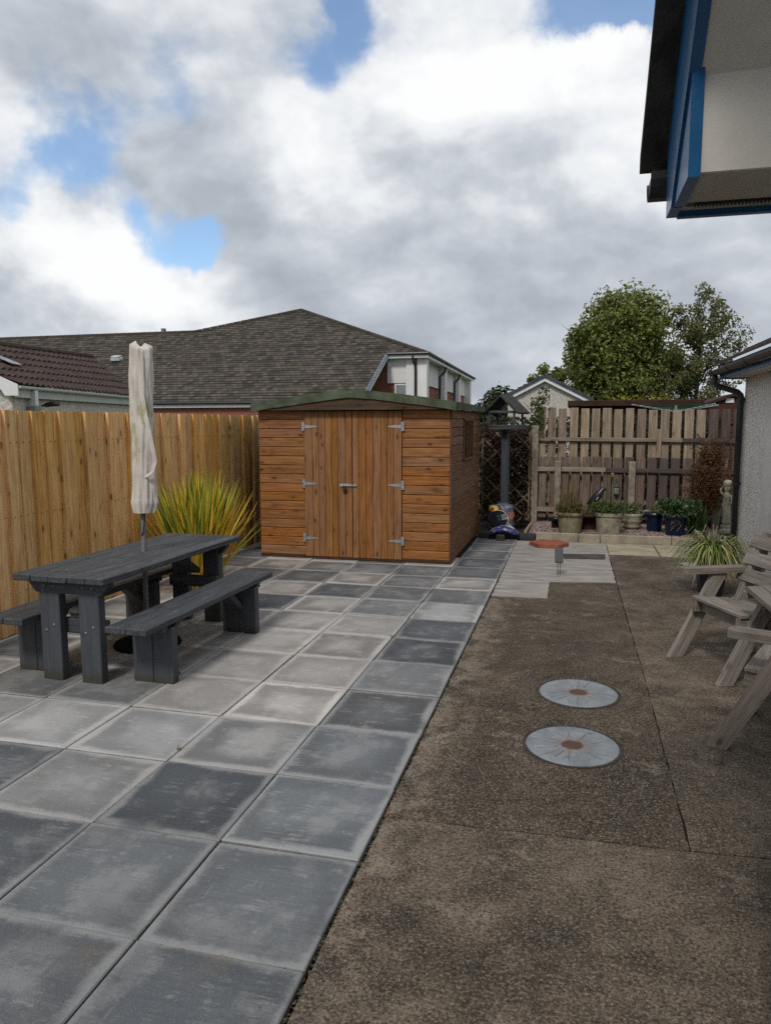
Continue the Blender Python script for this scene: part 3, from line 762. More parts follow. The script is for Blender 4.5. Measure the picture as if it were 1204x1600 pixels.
obj('green_leaves', phor(560, 3, lo=0., hi=.45), PHG, ph, kind='stuff')
obj('yellow_leaves', phor(330, 4, lo=.34, hi=.80), leafmat('phormium_yellow_leaf', [(.14, .20, .03), (.30, .34, .04), (.62, .54, .06), (.85, .52, .05), (.70, .36, .06)], .45, .25, .4), ph, kind='stuff')
obj('dead_leaves', phor(30, 8, True), PHD, ph, kind='stuff')
# small weeds in the joints
WEED = leafmat('weed_leaf', [(.05, .06, .02), (.12, .12, .04), (.2, .15, .06)], .7, .2)
WEEDS = [(-1.2, 1.32, 'tiny weed in the joint left of the darkest near slab'), (-1.83, 2.4, 'small weed in the joint just in front of the open-side bench'),
         (-.6, 3.6, 'tiny weed at a slab corner level with the farther manhole cover'), (-.6, 4.8, 'tiny weed at a slab corner beside the two pale half slabs')]
for n_, (x, y, lab) in enumerate(WEEDS):
    p = MB(); rg = random.Random(n_)
    for _ in range(9): p.blade((rg.gauss(0, .008), rg.gauss(0, .008), -.006), (rg.gauss(0, .5), rg.gauss(0, .5), 1), rg.uniform(.01, .045), .0022, .4, 2)
    obj('weed', p, WEED, None, (x+.003, y, 0), label=lab, cat='weed', group='weeds in the paving joints')

rg = random.Random(91); p = MB()
def crumb(x, y, z, r_):
    i = len(p.v)
    for q in ((1, 0, 0), (-.4, .9, 0), (-.5, -.8, 0), (0, 0, .8)): p.v.append((x+q[0]*r_*rg.uniform(.6, 1.3), y+q[1]*r_*rg.uniform(.6, 1.3), z+q[2]*r_))
    p.f.extend([(i, i+1, i+3), (i+1, i+2, i+3), (i+2, i, i+3)])
for _ in range(1500): crumb(rg.gauss(.006, .007), rg.uniform(-.6, 5.2), -.016, rg.uniform(.003, .009))
for _ in range(1700):
    i_ = rg.randrange(1, 6); crumb(-.6*i_+rg.gauss(0, .003), rg.uniform(-.6, 6.6), -.006, rg.uniform(.0015, .004))
for _ in range(1700):
    j_ = rg.randrange(-1, 11); crumb(rg.uniform(-3.4, 0), .6*j_+rg.gauss(0, .003), -.006, rg.uniform(.0015, .004))
for _ in range(420): crumb(rg.uniform(.05, 2.2), rg.uniform(-.3, 5.0), -.009, rg.uniform(.0015, .005))
obj('grit', p, leafmat('grit_and_moss', [(.02, .017, .012), (.05, .045, .028), (.055, .06, .02), (.15, .12, .09)], .95, 0), label='scattered grit and moss crumbs along the paving joints', cat='grit', kind='stuff')
# ------------------------------------------------------------------ twin seat with a tray between (right edge)
OLDW = wood('grey_weathered_timber', (.10, .083, .068), (.195, .167, .142), (.30, .265, .232), axis=0, knots=.6, rough=.85, var=.30, grey=(.225, .205, .182), streak=.45, streakcol=(.085, .062, .045), bumps=.9)
RUSTW = wood('weathered_timber_with_brown_knot', (.14, .108, .085), (.235, .19, .16), (.32, .27, .235), axis=0, knots=.9, rough=.85, var=.1, streak=.7, streakcol=(.16, .075, .03), bumps=.7)
seat = empty('twin_seat', 'weathered grey timber double garden seat with slatted backs and a shared tray', 'garden seat', (1.473, 3.639, 0))
bv = Vector((.921, .390, 0)); ev = Vector((.390, -.921, 0))
MIR = 2*2.855-2*3.639
def T(b_, e_, z, mir):
    v = bv*b_+ev*e_
    return Vector((v.x + (.02 if mir else 0), (MIR-v.y if mir else v.y), z))
def half(mir, legmat):
    bvec = (T(1, 0, 0, mir)-T(0, 0, 0, mir)).normalized(); evec = (T(0, 1, 0, mir)-T(0, 0, 0, mir)).normalized()
    for k, (e_, mt) in enumerate(((.022, legmat), (.63, OLDW))):
        # slanting front leg cut level at the floor
        pts = [T(.0, e_-.022, -.008, mir), T(.105, e_-.022, -.008, mir), T(.43, e_-.022, .615, mir), T(.325, e_-.022, .615, mir)]
        o = obj('leg', MB().prism(pts if not mir else pts[::-1], evec*.044), None, seat)
        # re-base for grain along the leg
        m_ = rot_to(T(.325, 0, .62, mir)-T(0, 0, 0, mir), evec, (pts[0]+pts[2])/2)
        o.data.transform(m_.inverted()); o.matrix_local = m_; o.data.materials.append(mt)
    for e_ in (.022, .63):   # rear legs / back posts leaning back
        p0 = T(.66, e_, -.008, mir); p1 = T(.52, e_, .42, mir)
        beam_obj('rear_leg', p0, p1, .044, .10, OLDW, seat, upv=bvec)
        beam_obj('back_post', T(.50, e_+(.05 if e_ < .3 else -.05), .36, mir), T(.725, e_+(.05 if e_ < .3 else -.05), .90, mir), .044, .085, OLDW, seat, upv=bvec)
    # arm
    a0, a1 = T(.085, .01, .632, mir), T(.70, .01, .632, mir)
    wd = .10
    poly = [T(.085, -.03, .612, mir), T(.12, -.05, .612, mir), T(.72, -.05, .612, mir), T(.72, .06, .612, mir), T(.11, .06, .612, mir), T(.085, .04, .612, mir)]
    o = obj('armrest', MB().prism(poly if mir else poly[::-1], (0, 0, .042)), None, seat)
    m_ = rot_to(bvec, (0, 0, 1), (a0+a1)/2); o.data.transform(m_.inverted()); o.matrix_local = m_; o.data.materials.append(OLDW)
    # seat slats fall towards the back
    for k in range(4):
        b_ = .20+.105*k
        beam_obj('seat_slat', T(b_, .03, .438-.012*k, mir), T(b_, .612, .438-.012*k, mir), .076, .026, OLDW, seat)
    for e_ in (.07, .575): beam_obj('seat_bearer', T(.16, e_, .385, mir), T(.60, e_, .345, mir), .044, .085, OLDW, seat)
    beam_obj('front_rail', T(.225, .03, .375, mir), T(.225, .612, .375, mir), .03, .07, OLDW, seat)
    # back slats
    for k in range(3):
        z = .60+.118*k; b_ = .555+.049*k
        beam_obj('back_slat', T(b_, -.01, z, mir), T(b_, .66, z, mir), .024, .098, OLDW, seat, upv=(T(.29, 0, .70, mir)-T(0, 0, 0, mir)))
half(False, OLDW); half(True, RUSTW)
# tray between the seats
c_ = [T(.19, .60, .612, False), T(.62, .60, .612, False), T(.62, .60, .612, True), T(.19, .60, .612, True)]
def lerp(a, b_, t): return a+(b_-a)*t
for k in range(4):
    t0, t1 = k/4+.008, (k+1)/4-.008
    poly = [lerp(c_[0], c_[1], t0), lerp(c_[0], c_[1], t1), lerp(c_[3], c_[2], t1), lerp(c_[3], c_[2], t0)]
    o = obj('tray_board', MB().prism(poly[::-1], (0, 0, .03)), None, seat)
    cc = sum(poly, Vector())/4; m_ = rot_to(poly[3]-poly[0], (0, 0, 1), cc); o.data.transform(m_.inverted()); o.matrix_local = m_; o.data.materials.append(OLDW)
for a, b_ in ((c_[0], c_[1]), (c_[3], c_[2])): beam_obj('tray_bearer', a+Vector((0, 0, -.024)), b_+Vector((0, 0, -.024)), .044, .046, OLDW, seat)

# ------------------------------------------------------------------ bungalow on the right
def render_mat(name, col, sc_=120):
    m_, t, bs = new_mat(name, .9, .2); v, _ = coords(t, rand=False)
    vo = t.voro(v, sc_); vc = t.node('ShaderNodeSeparateColor', [t.voro(v, sc_, out='Color')]).outputs[0]
    c = t.mix(vc, tuple(x*.72 for x in col), tuple(min(1, x*1.1) for x in col))
    c = t.mix(t.m('MULTIPLY', t.step(vc, .88, .95), .5), c, (.16, .15, .13))
    c = t.mix(t.m('MULTIPLY', t.step(t.noise(v, 1.7, 5), .52, .72), .3), c, tuple(x*.62 for x in col))
    t.put(bs.inputs['Base Color'], c); t.put(bs.inputs['Normal'], t.bump(t.m('SUBTRACT', 1.0, vo), .9, .012)); return m_
DASH = render_mat('white_pebbledash', (.82, .785, .73), 60)
SMOOTHW = plain('smooth_cream_render', (.62, .60, .565), .85, .2, nscale=3, namp=.08, bumps=.15)
BLUE = plain('blue_gloss_paint', (.008, .085, .22), .28, .5, nscale=5, namp=.18, bumps=.15, bscale=20)
SOFF = plain('off_white_soffit', (.56, .53, .485), .6, .35, nscale=2.5, namp=.10, bumps=.12, bscale=30, dirt=(.27, .24, .19), dirtamt=.45)
TILED = plain('dark_roof_tile', (.060, .053, .048), .9, .2, nscale=9, namp=.4, bumps=.5, dirt=(.09, .075, .06), dirtamt=.5)
GUT = plain('dark_gutter_plastic', (.028, .026, .028), .35, .45, nscale=7, namp=.3, dirt=(.09, .075, .065), dirtamt=.5)
PIPE = plain('anthracite_pipe', (.022, .024, .028), .4, .5, nscale=9, namp=.2)
house = empty('bungalow', 'white pebbledashed bungalow with blue eaves boards and dark gutters at the right edge', 'house', (1.335, .04, 0))
def H(p): return (p[0]-1.335, p[1]-.04, p[2])
hw = obj('wall', MB().box(H((2.80, .06, -.09)), H((7, 8.0, 2.27)), .004), DASH, house)
obj('window_surround', MB().box(H((2.788, 6.2, -.02)), H((2.806, 6.93, 2.245)), .003), SMOOTHW, hw)
obj('corner_strip', MB().box(H((2.791, 7.93, -.02)), H((2.83, 8.008, 2.245)), .003), SMOOTHW, hw)
obj('wall', MB().box(H((1.335, -7, -.09)), H((7, .04, 2.38)), .004), SMOOTHW, house)
# far wing eaves
sf = obj('soffit', MB().box(H((2.515, .1, 2.25)), H((2.80, 8.0, 2.262)), .001), SOFF, house)
fa = obj('fascia', MB().box(H((2.49, .1, 2.232)), H((2.515, 8.03, 2.40)), .003), BLUE, house, label='blue painted fascia board')
obj('fascia', MB().box(H((2.515, 8.004, 2.235)), H((3.1, 8.028, 2.40)), .003), BLUE, house)
def gutter(p0, p1, r, name='gutter', mat=GUT, parent=house, joints=()):
    p0 = Vector(p0); p1 = Vector(p1); d = (p1-p0).normalized(); s_ = Vector((-d.y, d.x, 0)); mb2 = MB(); n = 10
    for p in (p0, p1):
        for k in range(n+1):
            a = math.pi*k/n; mb2.v.append(tuple(p+s_*math.cos(a)*r-Vector((0, 0, 1))*math.sin(a)*r))
        for k in range(n, -1, -1):
            a = math.pi*k/n; mb2.v.append(tuple(p+s_*math.cos(a)*r*.9-Vector((0, 0, 1))*math.sin(a)*r*.9))
    m2 = 2*(n+1)
    for k in range(m2): k2 = (k+1) % m2; mb2.f.append((k, k2, m2+k2, m2+k))
    for off in (0, m2): mb2.f.append(tuple(off+k for k in range(n+1)))
    g2 = obj(name, mb2, mat, parent)
    for t_ in joints:
        j = MB(); c0 = p0+d*t_
        for p in (c0-d*.035, c0+d*.035):
            for k in range(n+1):
                a = math.pi*k/n; j.v.append(tuple(p+s_*math.cos(a)*r*1.1-Vector((0, 0, 1))*math.sin(a)*r*1.1))
        for k in range(n): j.f.append((k, k+1, n+2+k, n+1+k))
        obj('gutter_joint', j, mat, g2)
    return g2
gutter(H((2.432, 8.13, 2.335)), H((2.432, .5, 2.335)), .058, joints=(.05, .2, 1.1, 2.0, 3.1, 4.3, 5.5))
dp = MB().tube([H((2.435, 8.0, 2.28)), H((2.435, 8.0, 2.20)), H((2.47, 7.995, 2.155)), H((2.70, 7.975, 2.075)), H((2.735, 7.97, 2.04)), H((2.738, 7.97, 1.95)), H((2.738, 7.97, -.02))], .036, 14); dp.smooth = True
dpo = obj('downpipe', dp, PIPE, house)
for z in (1.98, .95):
    obj('pipe_bracket', MB().tube([H((2.738, 7.97, z-.02)), H((2.738, 7.97, z+.02))], .044, 14).box(H((2.75, 7.955, z-.012)), H((2.80, 7.985, z+.012)), .002), PIPE, dpo)
obj('pipe_collar', MB().tube([H((2.435, 8.0, 2.255)), H((2.435, 8.0, 2.19))], .044, 14), PIPE, dpo)
rf = MB()
tanp = .5
NR = 9
for k in range(NR):   # tile courses stepping up from the gutter
    x0 = 2.44+.33*k; x1 = x0+.36; z0 = 2.405+tanp*.33*k; z1 = z0+tanp*.36
    rf.prism([H((x0, .05, z0)), H((x1, .05, z1)), H((x1, .05, z1+.016)), H((x0, .05, z0+.034))][::-1], (0, 8.08, 0))
obj('roof', rf, TILED, house)
# near wing: gable verge rising towards the camera
TA = .93
def zt(y): return 2.417+TA*(.208-y)
def zl(y): return 2.379+TA*(-.099-y)
bb = MB().prism([H((.99, .150, 2.243)), H((.99, .175, zt(.175))), H((.99, -3.4, zt(-3.4))), H((.99, -3.4, zl(-3.4))), H((.99, .047, 2.243))], (.026, 0, 0))
obj('bargeboard', bb, BLUE, house, label='blue painted bargeboard rising overhead')
obj('box_end', MB().prism([H((.997, .052, 2.243)), H((.997, -.10, zl(-.10)+.01)), H((.997, -.19, zl(-.19)+.005)), H((.997, -.19, 2.243))], (.026, 0, 0)), BLUE, house)
obj('fascia', MB().box(H((1.016, .128, 2.238)), H((7, .150, 2.44)), .002), BLUE, house)
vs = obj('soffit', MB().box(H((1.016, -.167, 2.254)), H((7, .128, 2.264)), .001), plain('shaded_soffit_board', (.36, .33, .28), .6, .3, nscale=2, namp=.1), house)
vent = MB()
for k in range(60): vent.box(H((1.05+.0085*k, .06, 2.2485)), H((1.055+.0085*k, .088, 2.254)), .0005)
vent.box(H((1.03, .056, 2.2535)), H((2.2, .092, 2.2545)), .0002)
obj('vent_strip', vent, BLACKP, vs)
obj('soffit', MB().box(H((1.016, -.178, 2.2535)), H((7, -.168, zl(-.17)+.012)), .001), SOFF, house)
obj('soffit', MB().prism([H((1.016, -.17, zl(-.17)+.004)), H((1.016, -3.4, zl(-3.4)+.004)), H((1.016, -3.4, zl(-3.4)+.016)), H((1.016, -.17, zl(-.17)+.016))][::-1], (.6, 0, 0)), SOFF, house)
rf2 = MB()
kk = 0; yy = .235
while yy > -3.4:
    y1 = max(-3.4, yy-.36); z0 = zt(yy)+.0; z1 = zt(y1)
    rf2.prism([H((.925, yy, z0-.006)), H((.925, y1-.02, z1-.006)), H((.925, y1-.02, z1+.018)), H((.925, yy, z0+.04))], (6, 0, 0))
    yy = y1
obj('roof', rf2, TILED, house)
obj('roof', MB().prism([H((.925, -3.4, zt(-3.4))), H((.925, -7.2, zt(-3.4)-TA*3.8)), H((.925, -7.2, zt(-3.4)-TA*3.8+.04)), H((.925, -3.4, zt(-3.4)+.05))], (6, 0, 0)), TILED, house)
gutter(H((.955, .232, 2.372)), H((6.9, .232, 2.372)), .056, joints=(.03,))

# ------------------------------------------------------------------ back bed: edging, gravel
KST = plain('pale_kerb_stone', (.30, .265, .205), .9, .2, nscale=7, namp=.25, bumps=.4, dirt=(.17, .15, .105), dirtamt=.5)
kerb = empty('kerb_edging', 'pale stone edging along the front of the gravel bed', 'edging', (.27, 8.86, 0))
for xa, xb in ((.265, .86), (.866, 1.165), (1.171, 2.12), (2.126, 2.80)):
    obj('kerb_stone', MB().box((-(xb-xa)/2, -.03, -.1), ((xb-xa)/2, .03, .1), .008), KST, kerb, ((xa+xb)/2-.27, .03+rnd.uniform(-.004, .004), .012+rnd.uniform(-.004, .004)))
DTIM = wood('dark_edging_timber', (.025, .026, .028), (.04, .041, .044), (.06, .06, .06), axis=0, knots=.3)
obj('edging_timber', MB().box((-.41, -.04, -.05), (.41, .04, .05), .006), DTIM, None, (-.16, 8.92, .04), label='dark timber sleeper edging beside the shed under the compost bag', cat='timber edging')
PALET = wood('pale_edging_timber', (.19, .145, .10), (.29, .23, .165), (.37, .3, .22), axis=0, knots=.3)
obj('edging_board', MB().box((-.45, -.02, -.06), (.45, .02, .06), .004), PALET, None, (.12, 9.42, .06), (0, 0, R(88)), label='pale timber board edging the left end of the gravel bed', cat='timber edging')
obj('timber_block', MB().box((-.06, -.045, -.045), (.06, .045, .045), .006), wood('dark_block_timber', (.025, .022, .015), (.045, .04, .028), (.07, .06, .04), axis=0), None, (-.235, 8.72, .04), (0, 0, .05), label='short dark timber block propping the compost bag', cat='timber block')
gb = MB()
NGX, NGY = 30, 22
rg = random.Random(11)
for a in range(NGX+1):
    for b_ in range(NGY+1): gb.v.append((.14+(2.86-.14)*a/NGX, 8.90+1.7*b_/NGY, .062+rg.uniform(-.008, .012)))
for a in range(NGX):
    for b_ in range(NGY): i = a*(NGY+1)+b_; gb.f.append((i, i+NGY+1, i+NGY+2, i+1))
obj('gravel_bed', gb, plain('gravel_fines', (.13, .10, .085), .95, .1, nscale=40, namp=.5, bumps=.6), kind='structure')
gs = MB()
for _ in range(6500):
    x = rg.uniform(.16, 2.84); y = rg.uniform(8.92, 10.5); r_ = rg.uniform(.009, .02); i = len(gs.v); z = .072
    fx, fy, fz = rg.uniform(.7, 1.4), rg.uniform(.7, 1.3), rg.uniform(.5, .9); a = rg.uniform(0, 3.14); ca, sa = math.cos(a), math.sin(a)
    for q in ((1, 0, 0), (0, 1, .2), (-1, .1, 0), (0, -1, 0), (.1, 0, 1), (0, 0, -1)):
        px_, py_ = q[0]*fx*r_, q[1]*fy*r_
        gs.v.append((x+px_*ca-py_*sa, y+px_*sa+py_*ca, z+q[2]*fz*r_))
    for q in ((0, 1, 4), (1, 2, 4), (2, 3, 4), (3, 0, 4), (1, 0, 5), (2, 1, 5), (3, 2, 5), (0, 3, 5)): gs.f.append(tuple(i+k for k in q))
obj('gravel', gs, leafmat('gravel_stone', [(.09, .07, .06), (.19, .145, .125), (.26, .19, .165), (.36, .30, .27)], .9, 0), label='loose pinkish-brown gravel covering the bed under the pots', cat='gravel', kind='stuff')

# ------------------------------------------------------------------ back fences
GREYP = wood('grey_brown_picket', (.14, .105, .07), (.275, .215, .152), (.41, .335, .25), axis=2, knots=.55, rough=.9, var=.5, streak=.6, streakcol=(.10, .082, .05), bumps=.7)
DARKP = wood('dark_purple_brown_picket', (.055, .04, .036), (.088, .066, .06), (.13, .10, .09), axis=2, knots=.3, rough=.85, var=.3)
REDP = wood('faded_red_brown_picket', (.085, .062, .05), (.145, .105, .085), (.24, .185, .15), axis=2, knots=.4, rough=.9, var=.5, streak=.6, streakcol=(.06, .045, .035), bumps=.7)
RAILW = wood('grey_fence_rail', (.15, .12, .09), (.25, .205, .16), (.34, .29, .24), axis=0, knots=.4, rough=.9, var=.2)
RAILD = wood('dark_fence_rail', (.045, .035, .03), (.075, .058, .05), (.11, .085, .07), axis=0, knots=.3, rough=.9, var=.2)
POSTC = plain('weathered_post', (.25, .215, .17), .95, .15, nscale=12, namp=.3, bumps=.6, dirt=(.15, .14, .09), dirtamt=.5)
bf = empty('picket_fence', 'tall grey-brown picket fence across the back of the yard', 'fence', (0, 10.52, 0))
x = .17; k = 0
while x < 3.25:
    wd = rnd.uniform(.122, .142); dark = x > 2.70
    h = 1.955-.022*x+rnd.uniform(-.012, .012) if not dark else 1.905+rnd.uniform(-.005, .005)
    obj('picket', MB().box((-wd/2, -.01, -h/2), (wd/2, .01, h/2), .003), DARKP if dark else GREYP, bf, (x+wd/2, 0, h/2), (0, rnd.uniform(-.008, .008), 0))
    x += wd+rnd.uniform(.036, .052)
beam_obj('rail', (.15, -.04, 1.44), (2.42, -.04, 1.425), .04, .062, RAILW, bf)
beam_obj('rail', (2.43, -.04, 1.425), (3.25, -.04, 1.42), .04, .062, RAILD, bf)
beam_obj('rail', (.15, -.04, .42), (3.25, -.04, .42), .04, .062, RAILW, bf)
obj('post', MB().box((-.058, -.05, -.83), (.058, .05, .83), .006), POSTC, bf, (.145, -.13, .83), label='tall weathered post at the left end')
lf = empty('low_fence', 'low red-brown picket fence with squat posts in front of the tall back fence', 'fence', (0, 10.40, 0))
x = .22
while x < 3.2:
    wd = rnd.uniform(.12, .14)
    dk = x > 1.42 and rnd.random() < .6
    h = 1.0+rnd.uniform(-.01, .01)
    obj('picket', MB().box((-wd/2, -.01, -h/2), (wd/2, .01, h/2), .003), DARKP if dk else REDP, lf, (x+wd/2, 0, .15+h/2), (0, rnd.uniform(-.01, .01), 0))
    x += wd+rnd.uniform(.034, .05)
beam_obj('rail', (.2, -.03, .95), (1.27, -.03, .95), .04, .072, RAILW, lf)
beam_obj('rail', (1.28, -.03, .945), (3.2, -.03, .94), .04, .072, RAILD, lf)
beam_obj('rail', (.2, -.03, .285), (3.2, -.03, .28), .04, .07, RAILW, lf)
for x in (.525, 1.67, 2.93):
    obj('post', MB().box((-.05, -.05, -.545), (.05, .05, .545), .006), POSTC, lf, (x, -.095, .545))
obj('timber_offcut', MB().box((-.035, -.015, -.225), (.035, .015, .225), .003), GREYP, None, (2.065, 10.39, 1.375), label='pale upright timber offcut fixed over the fence rail', cat='timber offcut')

# trellis with dead climber
TRW = wood('trellis_lath', (.10, .07, .045), (.17, .12, .08), (.25, .19, .135), axis=0, knots=.2)
tr = empty('trellis', 'brown diamond lattice trellis between the shed and the back fence', 'trellis', (-.27, 10.25, 0))
x0, x1, z0, z1 = -.42, .34, .10, 1.55
beam_obj('frame_bar', (x0, 0, z0), (x0, 0, z1), .03, .03, TRW, tr); beam_obj('frame_bar', (x1, 0, z0), (x1, 0, z1), .03, .03, TRW, tr)
for dirn in (1, -1):
    for k in range(-4, 8):
        c0 = k*.30
        pts = []
        xs = [x0, x1]; zs = [(x0-x0)*dirn+c0+z0 if dirn > 0 else c0+z0, (x1-x0)*dirn+c0+z0]
        a = Vector((x0, .008*dirn, c0+z0+(0 if dirn > 0 else .76))); b_ = Vector((x1, .008*dirn, c0+z0+(.76 if dirn > 0 else 0)))
        d = b_-a
        t0 = max(0, min(1, ((z0-a.z)/d.z))) if d.z else 0; t1 = max(0, min(1, ((z1-a.z)/d.z)))
        t0, t1 = sorted((t0, t1))
        if t1-t0 > .1: beam_obj('lath', a+d*t0, a+d*t1, .008, .026, TRW, tr)
def scatter(n, box, size, seed, up_=.3, asp=.6):
    p = MB(); rg2 = random.Random(seed)
    for _ in range(n):
        q = [rg2.uniform(box[a], box[a+3]) for a in range(3)]
        p.leaf(q, (rg2.gauss(0, 1), rg2.gauss(-.4, 1), rg2.gauss(up_, 1)), rg2.uniform(*size), rg2, asp)
    return p
def stems(n, box, seed, r_=.004, L=(.3, .8)):
    p = MB(); rg2 = random.Random(seed)
    for _ in range(n):
        q = Vector([rg2.uniform(box[a], box[a+3]) for a in range(3)]); d = Vector((rg2.gauss(0, .6), rg2.gauss(0, .2), rg2.gauss(.6, .5))); pts = [q]
        for k in range(4):
            d = (d.normalized()+Vector((rg2.gauss(0, .35), rg2.gauss(0, .2), rg2.gauss(0, .3)))); pts.append(pts[-1]+d.normalized()*rg2.uniform(*L)/4)
        p.tube(pts, [r_*(1-k*.18) for k in range(5)], 5, False)
    return p
DEADL = leafmat('dead_climber_leaf', [(.03, .018, .012), (.06, .034, .022), (.10, .055, .034), (.045, .045, .02)], .8, .15)
GRNL = leafmat('climber_leaf', [(.025, .04, .012), (.045, .07, .02), (.085, .12, .035), (.14, .16, .05)], .6, .25)
TWIG = plain('brown_twig', (.12, .085, .055), .9, .1, nscale=20, namp=.4)
cl = empty('dead_climber', 'tangle of dead brown climbing stems behind the trellis beside the shed', 'plant', (-.2, 10.4, 0))
obj('dead_leaves', scatter(9000, (-.55, -.20, .05, .3, .45, 1.66), (.03, .07), 21), DEADL, cl, kind='stuff')
obj('stems', stems(60, (-.5, -.12, .1, .1, .15, 1.1), 28, .003, (.25, .5)), TWIG, cl, kind='stuff')
ivy = empty('green_climber', 'green leafy climber spilling over the left end of the back fence', 'plant', (.18, 10.45, 0))
p = scatter(420, (-.12, -.08, 1.55, .10, .12, 2.12), (.03, .07), 23); p2 = scatter(120, (.0, -.05, 2.0, .18, .1, 2.3), (.03, .06), 24)
p3 = scatter(150, (-.2, -.1, .9, .0, .1, 1.6), (.03, .06), 26)
for q in (p2, p3):
    i = len(p.v); p.v += q.v; p.f += [tuple(a+i for a in f) for f in q.f]
obj('leaves', p, GRNL, ivy, kind='stuff'); obj('stems', stems(16, (-.1, -.05, 1.3, .1, .08, 1.9), 25, .003), TWIG, ivy, kind='stuff')

# ------------------------------------------------------------------ bird table
bt = empty('bird_table', 'slate-grey wooden bird table with pitched roof beside the shed', 'bird table', (-.262, 9.60, 0), R(-20))
obj('post', MB().box((-.05, -.05, 0), (.05, .05, 1.60), .005), SLATEV, bt)
fl = obj('tray', MB().box((-.255, -.19, 1.605), (.255, .19, 1.625), .003), SLATE, bt)
for a, b_ in (((-.255, -.19), (.255, -.175)), ((-.255, .175), (.255, .19)), ((-.255, -.175), (-.24, .175)), ((.24, -.175), (.255, .175))):
    obj('tray_rim', MB().box((a[0], a[1], 1.626), (b_[0], b_[1], 1.675), .003), SLATE, fl)
for sx in (-1, 1):
    for sy in (-1, 1): obj('upright', MB().box((-.014, -.014, -.095), (.014, .014, .095), .002), SLATEV, bt, (sx*.205, sy*.15, 1.765))
for sy in (-1, 1): obj('tie_bar', MB().box((-.225, -.012, -.018), (.225, .012, .018), .002), SLATE, bt, (0, sy*.165, 1.872))
for sx in (-1, 1):
    obj('roof_panel', MB().prism([(sx*.285, -.22, 1.835), (0, -.22, 2.105), (0, -.22, 2.135), (sx*.30, -.22, 1.862)][::1 if sx < 0 else -1], (0, .44, 0)), plain('weathered_roof_board', (.042, .042, .039), .9, .2, nscale=10, namp=.35, bumps=.5), bt)

# ------------------------------------------------------------------ compost bags
def bag_mat():
    m_, t, bs = new_mat('printed_compost_bag', .35, .5); v = t.node('ShaderNodeTexCoord').outputs['Object']
    sp = t.node('ShaderNodeSeparateXYZ', [v]); X_, Z_ = sp.outputs[0], sp.outputs[2]
    n = t.noise(v, 22, 4, .6); col = t.noise(v, 16, 3, .6, 0, 'Color')
    c = t.ramp(n, [(.35, (.025, .03, .06)), (.5, (.10, .10, .15)), (.62, (.05, .045, .09)), (.7, (.32, .30, .33))])
    def ell(cx, cz, rx, rz, soft=.03):
        q = t.m('ADD', t.m('POWER', t.m('DIVIDE', t.m('SUBTRACT', X_, cx), rx), 2.0), t.m('POWER', t.m('DIVIDE', t.m('SUBTRACT', Z_, cz), rz), 2.0))
        return t.m('SUBTRACT', 1.0, t.step(t.m('ADD', q, t.m('MULTIPLY', t.m('SUBTRACT', n, .5), soft)), .92, 1.05))
    c = t.mix(ell(.10, .10, .08, .10, 1.5), c, (.42, .46, .42))
    c = t.mix(ell(-.12, .11, .12, .06, 2.0), c, (.16, .20, .05))
    c = t.mix(ell(.045, .13, .07, .05, 2.0), c, (.55, .44, .06))
    c = t.mix(ell(.17, .30, .035, .07, 1.5), c, (.40, .12, .06))
    fl_ = t.mix(t.step(n, .4, .55), (.60, .26, .02), (.75, .48, .04))
    c = t.mix(ell(-.13, .42, .10, .055, 1.6), c, fl_)
    c = t.mix(ell(-.14, .42, .028, .02, .3), c, (.12, .04, .01))
    t.put(bs.inputs['Base Color'], c); t.put(bs.inputs['Normal'], t.bump(t.noise(v, 14, 4, .6), .7, .02)); return m_
def pillow(sx, sy, sz, seed, nx=14, ny=14, flat=.0):
    p = MB(); p.smooth = True; rg2 = random.Random(seed); vid = {}
    ph = [rg2.uniform(0, 6.28) for _ in range(6)]
    for side in (1, -1):
        for a in range(nx+1):
            for b_ in range(ny+1):
                u, v = a/nx*2-1, b_/ny*2-1
                edge = a in (0, nx) or b_ in (0, ny)
                if edge and side < 0: vid[a, b_, -1] = vid[a, b_, 1]; continue
                h = ((1-abs(u)**2.6)*(1-abs(v)**2.6))**.5 if not edge else 0
                h *= 1+.12*math.sin(u*5+ph[0])*math.sin(v*4+ph[1])+.08*math.sin(u*9+v*7+ph[2])
                pin = 1-.05*(abs(u*v))
                vid[a, b_, side] = len(p.v); p.v.append((sx*u*pin, side*sy*h, sz*v*pin))
    for side in (1, -1):
        for a in range(nx):
            for b_ in range(ny):
                q = (vid[a, b_, side], vid[a, b_+1, side], vid[a+1, b_+1, side], vid[a+1, b_, side])
                p.f.append(q if side > 0 else q[::-1])
    return p
BAGM = bag_mat()
bag = empty('compost_bag', 'upright compost bag with orange flower print and dark round label by the bird table', 'bag', (-.27, 9.22, .05), R(-3)); bag.scale = (.92, .92, .86)
bb_ = pillow(.215, .09, .25, 4); bb_.v = [(a+.012*math.sin(c*31+b_*9), b_+.04*max(0, c)+.010*math.sin(a*38+c*23)+.007*math.sin(c*61-a*47), c+.262+.018*math.sin(a*17+1)*(c > .1)) for a, b_, c in bb_.v]
bo_ = obj('bag_body', bb_, BAGM, bag)
disc = MB().lathe([(.155, 0), (.155, .004)], 40); disc.v = [(a-.03, -.100-c, b_+.245) for a, b_, c in disc.v]
obj('dark_label', disc, plain('dark_blue_label', (.006, .009, .022), .35, .5, namp=.3, dirt=(.02, .03, .012), dirtamt=.8), bo_)
ring = MB()
for k in range(40):
    a0 = -.9+2.6*k/40; a1 = -.9+2.6*(k+1)/40
    for (ra, rb_) in ((.150, .163),):
        ring.quad(*[(-.03+r2*math.cos(a), -.1075, .245+r2*math.sin(a)) for r2, a in ((ra, a0), (rb_, a0), (rb_, a1), (ra, a1))])
